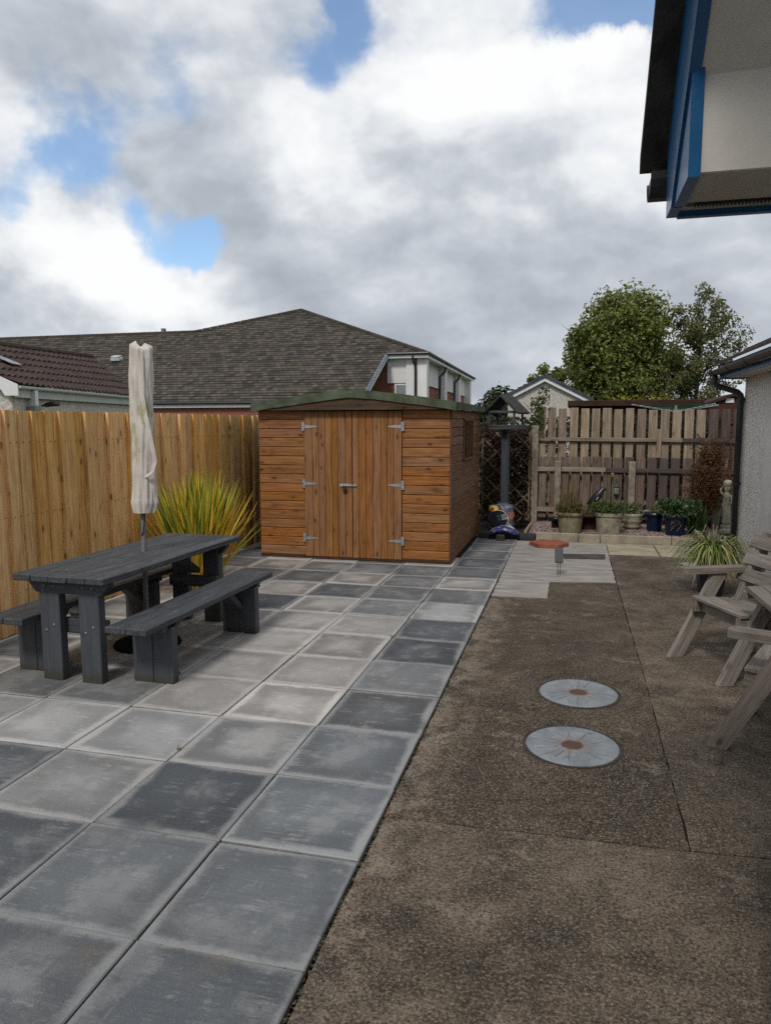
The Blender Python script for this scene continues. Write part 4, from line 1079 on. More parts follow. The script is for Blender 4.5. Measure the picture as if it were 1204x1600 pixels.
obj('label_ring', ring, plain('cream_ring', (.55, .47, .36), .5, .4), bo_)
LET = plain('white_lettering', (.75, .76, .78), .5, .4, namp=.05)
for txt, x, z, s_ in (('1XI', .005, .285, .058), ('OSE', .025, .232, .062)):
    cu = bpy.data.curves.new('lettering', 'FONT'); cu.body = txt; cu.size = s_; cu.extrude = .0006
    to = bpy.data.objects.new('lettering_curve', cu); COL.objects.link(to); dgr = bpy.context.evaluated_depsgraph_get()
    me = bpy.data.meshes.new_from_object(to.evaluated_get(dgr)); bpy.data.objects.remove(to); me.materials.clear()
    o = obj('lettering', me, LET, bo_, (x, -.109, z), (R(90), R(-14), 0))
bag2 = empty('compost_sack', 'blue and white plastic sack lying over the dark timber edging', 'bag', (-.20, 8.86, .135))
p = pillow(.23, .055, .13, 9); p.v = [(a, c, b_-.07*(a/.23)**2+.01) for a, b_, c in p.v]; p.f = [f[::-1] for f in p.f]
m_, t, bs = new_mat('blue_white_sack', .3, .5); v = t.node('ShaderNodeTexCoord').outputs['Object']
sp = t.node('ShaderNodeSeparateXYZ', [v]); n = t.noise(v, 14, 4)
c = t.mix(t.step(t.m('ADD', sp.outputs[1], t.m('MULTIPLY', t.m('SUBTRACT', n, .5), .08)), -.005, .01), (.02, .025, .16), (.55, .56, .58))
c = t.mix(t.m('MULTIPLY', t.step(t.noise(v, 22, 3), .6, .66), .7), c, (.5, .42, .12))
t.put(bs.inputs['Base Color'], c); t.put(bs.inputs['Normal'], t.bump(t.noise(v, 18, 4), .6, .015))
obj('sack_body', p, m_, bag2)

# hexagon slab, solar light
hx = MB().prism([(.27*math.cos(R(60*k)), .27*math.sin(R(60*k)), 0) for k in range(6)], (0, 0, .05))
obj('hexagon_slab', hx, plain('red_concrete', (.26, .085, .05), .85, .25, nscale=10, namp=.18, bumps=.3), None, (.465, 8.45, -.005), (0, 0, R(0)), label='red hexagonal stepping slab lying on the pale screed', cat='stepping slab')
so = empty('solar_light', 'small dark solar panel light on a thin stake in the pale screed', 'garden light', (.64, 6.42, -.006))
obj('panel', MB().box((-.045, -.012, -.085), (.045, .012, .085), .004), plain('solar_panel', (.018, .021, .03), .3, .6, namp=.3), so, (0, 0, .225), (R(-22), 0, R(6)))
obj('stake', MB().tube([(-.012, 0, 0), (-.012, 0, .16)], .004, 8).tube([(.014, 0, 0), (.014, 0, .16)], .004, 8), plain('stake_metal', (.12, .10, .09), .5, .4), so)

# ------------------------------------------------------------------ pots
def potstone(name, col, moss):
    return plain(name, col, .95, .15, nscale=9, namp=.3, bumps=.8, bscale=35, dirt=moss, dirtamt=.75)
ST1 = potstone('mossy_stone_pot', (.24, .215, .135), (.15, .155, .05)); ST2 = potstone('carved_stone_pot', (.29, .265, .205), (.13, .12, .07))
BLP = plain('blue_glaze', (.005, .013, .036), .22, .6, nscale=6, namp=.3, bumps=.1); EARTH = plain('potting_soil', (.03, .022, .016), .95, .1, nscale=30, namp=.5, bumps=.6)
def pot(name, label, loc, prof, mat, fn=None, cat='plant pot', rim=None):
    e_ = empty(name, label, cat, loc, rnd.uniform(0, 6))
    b_ = MB().lathe(prof, 32, fn); b_.smooth = False
    bo = obj('pot_body', b_, mat, e_)
    bo.data.shade_smooth() if fn is None else None
    top = prof[-1]
    obj('soil', MB().lathe([(top[0]*.98, top[1]-.0), (top[0]*.9, top[1]+.012), (.01, top[1]+.03)], 24), EARTH, e_)
    return e_
def potprof(r0, r1, h, rim=.02): return [(r0, 0), (r0*1.02, .02), (r1*.94, h*.8), (r1*.95, h-.05), (r1+rim, h-.045), (r1+rim, h-.004), (r1+rim-.01, h), (r1-.015, h), (r1-.02, h-.04)]
p1 = pot('stone_pot', 'mossy yellow-green stone pot with dry grass, left of the two big pots', (.745, 9.25, .07), potprof(.155, .195, .315, .012), ST1)
p2 = pot('stone_pot', 'pale carved stone pot with low greenery and one yellow flower', (1.295, 9.28, .07), potprof(.165, .20, .32, .006), ST2, lambda a, z: 1+.018*math.sin(a*16)*math.sin(z*42))
p3 = pot('stone_bowl', 'small ridged stone bowl beside the blue pots', (1.665, 9.85, .07), [(.09, 0), (.12, .04), (.125, .06), (.115, .08), (.145, .12), (.15, .15), (.14, .17), (.165, .21), (.17, .25), (.15, .255), (.145, .22)], ST2)
p4 = pot('blue_pot', 'smaller dark blue glazed pot, left of the blue pair', (1.975, 9.72, .07), potprof(.105, .13, .285, .018), BLP)
p5 = pot('blue_pot', 'larger dark blue glazed pot with pale leaf decoration, right of the blue pair', (2.225, 9.36, .07), potprof(.125, .165, .31, .022), BLP)
p6 = pot('black_pot', 'small black plastic pot tucked behind the mossy stone pot', (.53, 9.75, .07), potprof(.07, .085, .17, .006), BLACKP)
p7 = pot('brown_pot', 'dark red-brown pot between and behind the two stone pots', (1.01, 9.72, .07), potprof(.12, .14, .24, .01), plain('dark_terracotta', (.07, .03, .022), .7, .3))
orn = MB()
for a0 in (-1.9, -1.35):
    for k in range(5):
        q = a0 + (k % 3-1)*.10; orn.leaf((.158*math.cos(q), .158*math.sin(q), .10+.028*k), (math.cos(q), math.sin(q), .1), .055, random.Random(k+int(a0*9)), .35)
p5.rotation_euler = (0, 0, 0)
obj('leaf_decoration', orn, plain('pale_glaze', (.16, .13, .085), .4, .4), p5, kind='stuff')
def tuft(parent, n, L, wd, mat, z, seed, spread=.5, rad=.08, droop=(.2, .9), name='foliage', tmin=0):
    p = MB(); rg2 = random.Random(seed)
    for _ in range(n):
        a = rg2.uniform(0, 6.283); t2 = tmin+abs(rg2.gauss(0, spread)); t2 = min(t2, 1.35)
        p.blade((rg2.gauss(0, rad*.5), rg2.gauss(0, rad*.5), z), (math.cos(a)*math.sin(t2), math.sin(a)*math.sin(t2), math.cos(t2)), rg2.uniform(*L), wd*rg2.uniform(.7, 1.2), rg2.uniform(*droop), 6 if tmin else 4)
    return obj(name, p, mat, parent, kind='stuff')
def bushy(parent, n, box, size, mat, seed, name='foliage'):
    return obj(name, scatter(n, box, size, seed, .8), mat, parent, kind='stuff')
DRYG = leafmat('dry_grass', [(.10, .075, .03), (.20, .15, .07), (.15, .14, .05), (.24, .12, .09)], .8, .2)
tuft(p1, 260, (.15, .40), .005, DRYG, .31, 31, .9, .16); bushy(p1, 260, (-.2, -.18, .30, .2, .18, .42), (.03, .06), GRNL, 32)
tuft(p1, 45, (.4, .62), .005, DRYG, .3, 33, .18, .12, (.05, .3), 'tall_grass')
bushy(p2, 700, (-.24, -.2, .30, .24, .2, .46), (.025, .055), GRNL, 34); tuft(p2, 60, (.12, .3), .006, GRNL, .31, 55, .8, .16)
p2b = MB()
for dx in (-.05, -.02, .01, .03): p2b.tube([(dx, 0, .3), (dx*1.2+.01, 0, .6), (dx+.02, 0, .86)], .005, 5)
obj('stems', p2b, GRNL, p2); p2.rotation_euler = (0, 0, 0)
fl = MB()
for k in range(8):
    a = k*.8; fl.leaf((.03+.014*math.cos(a), -.01+.01*math.sin(k*2.3), .872+.022*math.sin(a)), (math.cos(a), -.5, math.sin(a)-.6), .038, rnd, .4)
obj('flower', fl, plain('yellow_petal', (.62, .37, .02), .6, .3), p2)
bushy(p3, 300, (-.16, -.14, .24, .16, .14, .40), (.025, .05), GRNL, 35)
bushy(p4, 60, (-.1, -.1, .28, .1, .1, .38), (.025, .045), GRNL, 36); tuft(p4, 20, (.1, .22), .004, DRYG, .28, 37, .5, .08)
BIGL = leafmat('glossy_leaf', [(.02, .04, .015), (.035, .075, .02), (.06, .12, .035), (.10, .17, .06)], .4, .2, .5)
tuft(p5, 60, (.18, .36), .019, BIGL, .31, 38, .95, .1, (.2, 1.0)); bushy(p5, 380, (-.24, -.12, .3, .34, .2, .52), (.04, .09), BIGL, 39)
tuft(p7, 40, (.15, .3), .006, GRNL, .24, 40, .7, .1)
# dark bird ornament between the pots
orn = empty('bird_ornament', 'dark garden bird ornament with a white wing patch behind the stone pots', 'ornament', (1.12, 9.95, .07))
bo2 = MB(); bo2.smooth = True
bo2.tube([(-.13, 0, .36), (-.08, 0, .40), (-.01, 0, .46), (.05, 0, .52), (.08, 0, .57), (.10, 0, .60), (.13, 0, .605), (.17, 0, .59)], [.012, .04, .065, .066, .045, .036, .03, .004], 12)
obj('body', bo2, plain('black_blue_glaze', (.012, .014, .022), .3, .5), orn)
wg = MB().prism([(.0, -.068, .43), (.03, -.069, .45), (.045, -.067, .485), (.03, -.067, .49), (.005, -.069, .465)], (0, .02, 0))
obj('wing_patch', wg, plain('white_patch', (.28, .27, .30), .5, .3), orn)
obj('legs', MB().tube([(.0, -.015, .02), (.0, -.015, .46)], .006, 6).tube([(.0, .02, .02), (.0, .02, .46)], .006, 6), BLACKP, orn)
ln = empty('lantern', 'small grey lantern hanging on the low back fence', 'lantern', (1.445, 10.34, .55))
obj('glass', MB().lathe([(.02, 0), (.045, .02), (.045, .10), (.03, .13)], 8), plain('lantern_glass', (.20, .20, .19), .3, .5), ln)
obj('cap', MB().lathe([(.055, .13), (.05, .145), (.012, .19), (.008, .2)], 8), plain('lantern_metal', (.05, .05, .05), .5, .4), ln)
obj('bracket', MB().tube([(0, 0, .19), (0, .0, .24), (0, .05, .25)], .005, 6), BLACKP, ln)
# brown dying conifer
cf = empty('brown_conifer', 'rust-brown dying conifer against the back fence near the downpipe', 'conifer', (2.64, 9.95, .07)); cf.scale = (1.3, 1.1, 1.04)
p = MB(); rg2 = random.Random(41)
for _ in range(210):
    z0 = rg2.uniform(.12, 1.0); a = rg2.uniform(0, 6.283); tl = rg2.uniform(.2, .75)*(1.1-.5*z0)
    d = Vector((math.cos(a)*math.sin(tl)+.12, math.sin(a)*math.sin(tl)*.7, math.cos(tl))); L_ = rg2.uniform(.34, .70)*(1.15-.45*z0); q0 = Vector((.02+.06*z0, 0, z0))
    for k in range(62):
        f_ = rg2.random()**.8; q = q0+d*L_*f_+Vector((rg2.gauss(0, .022), rg2.gauss(0, .022), rg2.gauss(0, .02)-.05*f_*f_))
        p.leaf(q, (rg2.gauss(0, 1), rg2.gauss(0, 1), rg2.gauss(0, 1)), rg2.uniform(.02, .045), rg2, .28)
obj('foliage', p, leafmat('rust_needle', [(.05, .024, .013), (.11, .048, .024), (.18, .082, .04), (.14, .085, .045)], .8, .2), cf, kind='stuff')
obj('trunk', MB().tube([(0, 0, -.02), (.02, 0, .6), (.08, 0, 1.3)], [.025, .018, .006], 8), TWIG, cf)
br = MB()
for _ in range(60):
    z = rg2.uniform(.3, 1.3); a = rg2.uniform(0, 6.28); br.tube([(.03, 0, z), (.03+.22*math.cos(a), .14*math.sin(a), z+.18)], [.006, .002], 4, False)
obj('branches', br, TWIG, cf, kind='stuff')
gp = empty('leafy_plant', 'low clump of broad green leaves beside the larger blue pot', 'plant', (2.52, 9.45, .07))
tuft(gp, 70, (.25, .5), .022, BIGL, .02, 43, .85, .12, (.1, .8), 'leaves')

# ------------------------------------------------------------------ statue behind the downpipe
st = empty('statue', 'pale stone statue of a robed woman with raised arm half hidden by the downpipe', 'statue', (2.985, 9.80, .07))
STO = plain('pale_statue_stone', (.40, .365, .285), .9, .2, nscale=12, namp=.25, bumps=.5, dirt=(.22, .19, .13), dirtamt=.6)
obj('pedestal', MB().lathe([(.085, 0), (.085, .05), (.07, .06), (.075, .10), (.068, .115)], 20), STO, st)
f = MB(); f.smooth = True
f.lathe([(.055, .11), (.062, .16), (.05, .28), (.052, .36), (.058, .42), (.045, .48), (.05, .53), (.058, .57), (.035, .595), (.020, .605), (.022, .615), (.036, .63), (.042, .66), (.040, .69), (.028, .715), (.008, .725)], 20,
        lambda a, z: 1+(.09*math.sin(a*7+z*8) if z < .45 else .02*math.sin(a*3)))
f.v = [(x*1.0+.012*math.sin(z*9), y*.82, z) for x, y, z in f.v]
fo = obj('figure', f, STO, st)
ar = MB(); ar.smooth = True
ar.tube([(-.05, -.01, .56), (-.085, -.02, .60), (-.095, -.02, .65), (-.055, -.02, .70), (-.02, -.02, .735)], [.02, .018, .016, .014, .012], 10)
ar.tube([(.05, -.01, .56), (.075, -.03, .48), (.03, -.055, .43)], [.02, .017, .013], 10)
obj('arms', ar, STO, fo)
obj('headdress', MB().lathe([(.044, .70), (.058, .73), (.06, .755), (.04, .785), (.01, .79)], 14, lambda a, z: 1+.12*math.sin(a*7)), STO, fo)
fc = MB().lathe([(.001, 0), (.007, .004), (.008, .01), (.004, .016)], 8, cen=(-.003, -.036, .655)); fc.box((-.02, -.038, .675), (-.008, -.032, .68), .001).box((.004, -.038, .675), (.016, -.032, .68), .001).box((-.012, -.037, .638), (.008, -.032, .643), .001)
obj('face', fc, plain('statue_shadow_stone', (.24, .21, .16), .9, .2), fo)

# ------------------------------------------------------------------ potted grass behind the twin seat
pg = empty('potted_grass', 'variegated arching grass in a tall black tapered pot behind the twin seat', 'potted plant', (2.13, 5.85, 0), 0)
pb = MB().prism([(-.105, -.105, 0), (.105, -.105, 0), (.105, .105, 0), (-.105, .105, 0)], (0, 0, .01)); pb = MB()
for z, h_ in ((-.01, .095), (.36, .145), (.385, .15), (.40, .15), (.40, .135), (.37, .13)):
    pb.v += [(-h_, -h_, z), (h_, -h_, z), (h_, h_, z), (-h_, h_, z)]
for k in range(5):
    for a in range(4): b_ = (a+1) % 4; pb.f.append((k*4+a, k*4+b_, k*4+4+b_, k*4+4+a))
pb.f += [(3, 2, 1, 0), (20, 21, 22, 23)]
obj('pot_body', pb, plain('black_blue_planter', (.008, .010, .016), .35, .5), pg)
VARG = leafmat('variegated_grass_leaf', [(.06, .10, .022), (.12, .17, .035), (.22, .27, .07), (.42, .42, .2), (.32, .30, .06)], .5, .25)
tuft(pg, 380, (.32, .54), .0095, VARG, .40, 51, .55, .10, (1.5, 2.6), 'leaves', .38)
tuft(pg, 80, (.35, .6), .006, leafmat('withered_grass_leaf', [(.10, .075, .05), (.2, .15, .11), (.3, .25, .2)], .8, .1), .40, 52, .95, .14, (1.6, 3.2), 'withered_leaves')
# ------------------------------------------------------------------ large tiled building behind
def tile_mat(name, cols, tw, th, uaxis=(1, 0, 0), vaxis=(0, 1, 0), lich=(.17, .14, .07), lamt=.35):
    m_, t, bs = new_mat(name, .92, .2); v, _ = coords(t, rand=False)
    u = t.m('DIVIDE', t.vm('DOT_PRODUCT', v, uaxis, 1), tw); q = t.m('DIVIDE', t.vm('DOT_PRODUCT', v, vaxis, 1), th)
    row = t.m('FLOOR', q); u2 = t.m('ADD', u, t.m('MULTIPLY', t.m('MODULO', row, 2.0), .5))
    wn = t.node('ShaderNodeTexWhiteNoise', [t.node('ShaderNodeCombineXYZ', [t.m('FLOOR', u2), row, 0.0]).outputs[0]], noise_dimensions='2D').outputs[0]
    c = t.ramp(wn, [(k/(len(cols)-1), cc) for k, cc in enumerate(cols)])
    n = t.noise(v, .35, 6, .65); c = t.mix(t.m('MULTIPLY', t.step(n, .45, .65), lamt), c, lich)
    c = t.mix(t.m('MULTIPLY', t.step(t.noise(v, 22, 5, .7), .52, .72), .3), c, tuple(x*.5 for x in cols[0]))
    fu = t.m('FRACT', u2); gap = t.m('SUBTRACT', 1.0, t.step(t.m('MINIMUM', fu, t.m('SUBTRACT', 1.0, fu)), .03, .09))
    fq = t.m('FRACT', q); lip = t.m('SUBTRACT', 1.0, t.step(fq, .10, .2))
    c = t.mix(t.m('MULTIPLY', lip, .75), c, tuple(x*.4 for x in cols[0]))
    c = t.mix(t.m('MULTIPLY', gap, .5), c, tuple(x*.35 for x in cols[0]))
    t.put(bs.inputs['Base Color'], c); t.put(bs.inputs['Normal'], t.bump(t.m('ADD', t.m('SUBTRACT', fq, 0.0), t.m('MULTIPLY', gap, -.5)), .5, .05)); return m_
BRICK = None
def brick_mat():
    m_, t, bs = new_mat('red_brick', .9, .2); v, _ = coords(t, rand=False)
    sx = t.node('ShaderNodeSeparateXYZ', [v]); uv = t.node('ShaderNodeCombineXYZ', [t.m('ADD', sx.outputs[0], sx.outputs[1]), sx.outputs[2], 0.0]).outputs[0]
    br = t.node('ShaderNodeTexBrick', {'Vector': uv, 'Color1': (.30, .09, .055, 1), 'Color2': (.22, .066, .042, 1), 'Mortar': (.22, .17, .14, 1), 'Scale': 1.0, 'Mortar Size': .008, 'Brick Width': .225, 'Row Height': .075})
    t.put(bs.inputs['Base Color'], br.outputs[0]); return m_
BRICK = brick_mat()
TROOF = tile_mat('mottled_brown_tiles', [(.040, .034, .029), (.066, .056, .047), (.085, .073, .061), (.125, .107, .089), (.055, .045, .038)], .30, .26, lich=(.10, .085, .05), lamt=.18)
PANEL = plain('white_wall_panel', (.72, .71, .70), .7, .3, nscale=.8, namp=.06, bumps=0)
WHITEP = plain('white_plastic_trim', (.72, .73, .74), .45, .4, nscale=2, namp=.05, bumps=0)
SLGREY = plain('blue_grey_slate_edge', (.12, .14, .18), .7, .3, nscale=3, namp=.2)
hall = empty('tiled_hall', 'large brick hall with a long mottled brown tiled hipped roof behind the shed', 'building', (-15, 30.6, 0))
def B(p): return (p[0]+15, p[1]-30.6, p[2])
PT = math.tan(R(27.5)); E0, EZ0 = 30.6, 2.72
def zp(y): return EZ0+PT*(y-E0)
XV = -8.66; CX, CY = -6.55, 35.3; APX, APY = -15.75, 41.9; WRX, WRY = -21.5, 39.1
def xr(y):
    if y < CY: return XV
    return CX+(APX-CX)*(y-CY)/(APY-CY)
def xl(y):
    if y <= WRY: return -60
    return WRX+(APX-WRX)*(y-WRY)/(APY-WRY)
rm = MB(); step = .26*math.cos(R(27.5)) ; step = .26
y = E0
while y < APY-.01:
    y2 = min(APY, y+step)
    a0, a1, b0, b1 = xl(y+1e-4), xr(y+1e-4), xl(y2-1e-4), xr(y2-1e-4)
    lip = .035
    rm.quad(B((a0, y, zp(y)+lip)), B((a1, y, zp(y)+lip)), B((b1, y2, zp(y2)+.006)), B((b0, y2, zp(y2)+.006)))
    rm.quad(B((a0, y, zp(y)-.01)), B((a1, y, zp(y)-.01)), B((a1, y, zp(y)+lip)), B((a0, y, zp(y)+lip)))
    y = y2
roof = obj('roof', rm, TROOF, hall)
# back and end slopes so the roof is closed
EX, EY = -7.14, 57.3
far = MB()
far.quad(B((CX, CY, zp(CY))), B((EX, EY, zp(CY))), B((APX, APY+6, zp(APY))), B((APX, APY, zp(APY))))
far.quad(B((-60, WRY, zp(WRY))), B((WRX, WRY, zp(WRY))), B((WRX, 50, EZ0)), B((-60, 50, EZ0)))
far.quad(B((WRX, WRY, zp(WRY))), B((APX, APY, zp(APY))), B((APX, APY+6, zp(APY))), B((WRX-4, 50, EZ0)))
obj('roof_back', far, TROOF, hall)
# ridge and hip tiles
def ridge_run(a, b_, r_=.13):
    a = Vector(B(a)); b_ = Vector(B(b_)); n = max(1, int((b_-a).length/.45)); mb2 = MB()
    for k in range(n): mb2.tube([a+(b_-a)*k/n, a+(b_-a)*(k+.97)/n], [r_, r_*.93], 7)
    obj('ridge_tiles', mb2, plain('ridge_tile', (.055, .046, .038), .9, .2, nscale=2, namp=.35) if not bpy.data.materials.get('ridge_tile') else bpy.data.materials['ridge_tile'], roof)
ridge_run((-60, WRY, zp(WRY)), (WRX, WRY, zp(WRY))); ridge_run((WRX, WRY, zp(WRY)), (APX, APY, zp(APY))); ridge_run((APX, APY, zp(APY)), (CX, CY, zp(CY)+.03))
# low front wall, fascia, gutter
obj('wall', MB().box(B((-60, E0+.22, 0)), B((XV-.1, E0+.8, EZ0-.02)), .01), BRICK, hall)
obj('fascia', MB().box(B((-60, E0+.02, EZ0-.26)), B((XV, E0+.06, EZ0-.03)), .005), WHITEP, hall)
obj('gutter', MB().tube([B((-60, E0-.06, EZ0-.05)), B((XV, E0-.06, EZ0-.05))], .065, 8), BLACKP, hall)
obj('downpipe', MB().tube([B((-12.78, E0-.02, EZ0-.08)), B((-12.78, E0-.0, EZ0-.3)), B((-12.6, E0+.36, EZ0-.65)), B((-12.6, E0+.38, .1))], .05, 8), BLACKP, hall)
# raked verge at the end bay
v0, v1 = Vector(B((XV, E0, EZ0))), Vector(B((XV, CY, zp(CY))))
beam_obj('verge_board', v0+Vector((.04, 0, -.10)), v1+Vector((.04, 0, -.10)), .04, .17, WHITEP, hall)
vt = MB()
for k in range(15):
    a = v0+(v1-v0)*k/15; b_ = v0+(v1-v0)*(k+.9)/15; m2 = rot_to(v1-v0, (0, 0, 1), (a+b_)/2)
    vt.box((-(b_-a).length/2, -.09, -.02), ((b_-a).length/2, .09, .045), .01, m2)
obj('verge_tiles', vt, SLGREY, hall)
# end bay: front wall with brick, panels, pilaster, window
EVZ = zp(CY)-.02
obj('wall', MB().box(B((XV-1.0, CY+.5, 0)), B((CX-.35, CY+.9, EVZ)), .01), BRICK, hall)
obj('wall_panel', MB().box(B((XV-.08, CY+.40, 3.75)), B((-7.72, CY+.52, EVZ-.12)), .01), PANEL, hall)
wn = obj('window', MB().box(B((XV+.30, CY+.43, 2.3)), B((-7.72, CY+.53, 3.72)), .01), WHITEP, hall)
obj('pane', MB().box(B((XV+.40, CY+.40, 2.4)), B((-7.76, CY+.425, 3.66)), .005), plain('pale_glass', (.24, .28, .29), .12, .5, namp=.06, nscale=1, bumps=0), wn)
for xa, xb, dy in ((-7.72, -7.28, .3), (-7.12, -6.62, .3)):
    obj('pilaster', MB().box(B((xa, CY+dy, 0)), B((xb, CY+.56, EVZ-.12)), .01), PANEL, hall)
obj('wall_panel', MB().box(B((-7.28, CY+.42, 0)), B((-7.12, CY+.56, EVZ-.12)), .01), PANEL, hall)
obj('downpipe', MB().tube([B((-7.30, CY+.0, EVZ-.05)), B((-7.28, CY+.05, EVZ-.35)), B((-7.2, CY+.22, EVZ-.55)), B((-7.2, CY+.24, .1))], .055, 8), BLACKP, hall)
obj('fascia', MB().box(B((XV+.05, CY+.0, EVZ-.16)), B((CX+.05, CY+.05, EVZ+.02)), .005), WHITEP, hall)
obj('gutter', MB().tube([B((XV+.05, CY-.06, EVZ+.06)), B((CX+.1, CY-.06, EVZ+.06))], .075, 8), BLACKP, hall)
obj('soffit', MB().box(B((XV+.05, CY+.05, EVZ-.13)), B((CX, CY+.5, EVZ-.10)), .005), WHITEP, hall)
# receding side wall
dv = (Vector((EX, EY, 0))-Vector((CX, CY, 0))); LEN = dv.length; dv.normalize(); nv = Vector((dv.y, -dv.x, 0))
def W(s_, o_, z): q = Vector((CX, CY, 0))+dv*s_+nv*o_; return B((q.x, q.y, z))
def wbox(s0, s1, o0, o1, z0, z1): 
    poly = [W(s0, o0, z0), W(s1, o0, z0), W(s1, o1, z0), W(s0, o1, z0)]; return MB().prism(poly, (0, 0, z1-z0))
obj('wall', wbox(.4, LEN-.2, -.75, -.6, 0, EVZ), BRICK, hall)
n = 3
for k in range(n+1):
    s0 = .4+(LEN-1.6)*k/n
    obj('pilaster', wbox(s0, s0+.9, -.6, -.12, 0, EVZ-.1), PANEL, hall)
    if k < n:
        obj('wall_panel', wbox(s0+.9, s0+(LEN-1.6)/n, -.6, -.5, 3.75, EVZ-.1), PANEL, hall)
    if k in (1, 2): obj('downpipe', MB().tube([W(s0-.1, .0, EVZ), W(s0-.1, -.1, EVZ-.4), W(s0-.1, -.42, EVZ-.7), W(s0-.1, -.44, .1)], .06, 8), BLACKP, hall)
obj('soffit', wbox(.0, LEN+.4, -.6, -.02, EVZ-.1, EVZ-.06), WHITEP, hall)
obj('fascia', wbox(-.02, LEN+.4, -.02, .03, EVZ-.16, EVZ+.02), WHITEP, hall)
obj('gutter', MB().tube([W(-.1, .1, EVZ+.06), W(LEN+.4, .1, EVZ+.06)], .08, 8), BLACKP, hall)
# roof vent on the far slope
vx, vy = -24.4, 35.35
vb = MB().box((-.28, -.22, -.05), (.28, .22, .10), .02).box((-.24, -.2, .12), (.24, .2, .22), .03)
obj('roof_vent', vb, plain('pale_vent_metal', (.50, .53, .56), .5, .4), hall, B((vx, vy, zp(vy)+.1)), (R(14), 0, 0))
obj('roof_vent', MB().box((-.12, -.12, -.1), (.12, .12, .18), .03), SLGREY, hall, B((-23.6, WRY, zp(WRY)+.12)))

# ------------------------------------------------------------------ neighbour's pantiled outbuilding
e0 = Vector((-10.505, 11.139, 2.45)); e1 = Vector((-12.045, 17.921, 2.45)); dd = (e1-e0).normalized(); nn = Vector((-dd.y, dd.x, 0)); L1 = (e1-e0).length
nb = empty('roughcast_outbuilding', 'low roughcast outbuilding with brown pantiles and white gutter beyond the golden fence', 'building', tuple(e0*Vector((1, 1, 0))) if False else (e0.x, e0.y, 0))
O_ = Vector((e0.x, e0.y, 0))
PANT = plain('brown_pantile', (.052, .034, .029), .8, .25, nscale=2.2, namp=.3, bumps=.3, dirt=(.085, .07, .055), dirtamt=.4)
EA, EB = e0+Vector((0, 0, .08)), e1+Vector((0, 0, .08)); RA, RB = EA+nn*2.2+Vector((0, 0, 1.02)), EB+nn*2.2+dd*2.1+Vector((0, 0, 1.32))
EA = EA+nn*-.08-Vector((0, 0, .04)); EB = EB+nn*-.08-Vector((0, 0, .04))
def bil(u, v): return (EA+(EB-EA)*u)*(1-v)+(RA+(RB-RA)*u)*v
nrm = (bil(.6, .5)-bil(.5, .5)).cross(bil(.5, .6)-bil(.5, .5)).normalized()
if nrm.z < 0: nrm = -nrm
NC = 6; NW = 30; SEG = 7
for k in range(NC):
    v0, v1 = k/NC, (k+1.12)/NC; mb2 = MB(); mb2.smooth = False
    m_n = NW*SEG
    for q in range(m_n+1):
        u = q/m_n; w_ = (q % SEG)/SEG
        h = .055*math.sin(w_*math.pi)**.7 if w_ < .62*1 else .055*math.sin(w_*math.pi)
        h = .05*(math.sin(w_*2*math.pi)*.5+.5)
        lo, hi = bil(u, v0)+nrm*(h+.045), bil(u, min(1, v1))+nrm*(h+.004)
        mb2.v += [tuple(lo-nrm*.04-O_), tuple(lo-O_), tuple(hi-O_)]
    for q in range(m_n):
        i = q*3; mb2.f += [(i, i+3, i+4, i+1), (i+1, i+4, i+5, i+2)]
    obj('tile_course', mb2, PANT, nb)
rr = MB()
for k in range(18): 
    a = bil(k/18, 1)+nrm*.04-O_; b_ = bil((k+.96)/18, 1)+nrm*.04-O_; rr.tube([a, b_], [.10, .092], 8)
obj('ridge_tiles', rr, PANT, nb)
# back slope and walls
obj('roof_back', MB().quad(RA-O_, RB-O_, RB+nn*2.2-Vector((0, 0, 1.3))-O_, RA+nn*2.2-Vector((0, 0, 1.1))-O_), PANT, nb)
ROUGH = render_mat('grey_roughcast', (.60, .56, .50), 22)
wl = MB(); q0, q1 = e0+nn*.14-O_+dd*.12, e1+nn*.14-O_
def flat(p, z): return (p.x, p.y, z)
wl.prism([flat(q0, 0), flat(q1, 0), flat(q1+nn*4, 0), flat(q0+nn*4, 0)], (0, 0, 2.36))
obj('wall', wl, ROUGH, nb)
gw = MB().prism([flat(q0, 2.36), flat(q0+nn*4, 2.36), flat(q0+nn*2.0, 3.35)], tuple(dd*.15))
obj('gable_wall', gw, ROUGH, nb)
bbp = MB().prism([tuple(EA-dd*.02-O_+Vector((0, 0, .03))), tuple(RA-dd*.02-O_+Vector((0, 0, .02))), tuple(RA-dd*.02-O_-Vector((0, 0, .17))), tuple(EA-dd*.02-O_+nn*.35-Vector((0, 0, .08))), tuple(EA-dd*.02-O_+nn*.28-Vector((0, 0, .2))), tuple(EA-dd*.02-O_-Vector((0, 0, .2)))], tuple(dd*-.03))
obj('bargeboard', bbp, WHITEP, nb, label='white bargeboard on the near gable')
fb = MB().prism([tuple(e0-O_+nn*.02-Vector((0, 0, .19))), tuple(e1-O_+nn*.02-Vector((0, 0, .19))), tuple(e1-O_+nn*.05-Vector((0, 0, .19))), tuple(e0-O_+nn*.05-Vector((0, 0, .19)))], (0, 0, .2))
PALEG = plain('pale_grey_green_trim', (.50, .53, .50), .5, .4, nscale=2, namp=.06, bumps=0)
obj('fascia', fb, PALEG, nb)
gt = e0-O_+Vector((0, 0, .045)); gutter(gt-nn*.06, gt-nn*.06+dd*L1, .062, mat=WHITEP, parent=nb, joints=(.9, 2.3, 4.2, 5.8))
ho = e0+dd*.75-O_
obj('downpipe', MB().box(tuple(ho-nn*.02+Vector((-.06, -.05, -.35))), tuple(ho-nn*.02+Vector((.06, .05, -.02))), .004), WHITEP, nb)
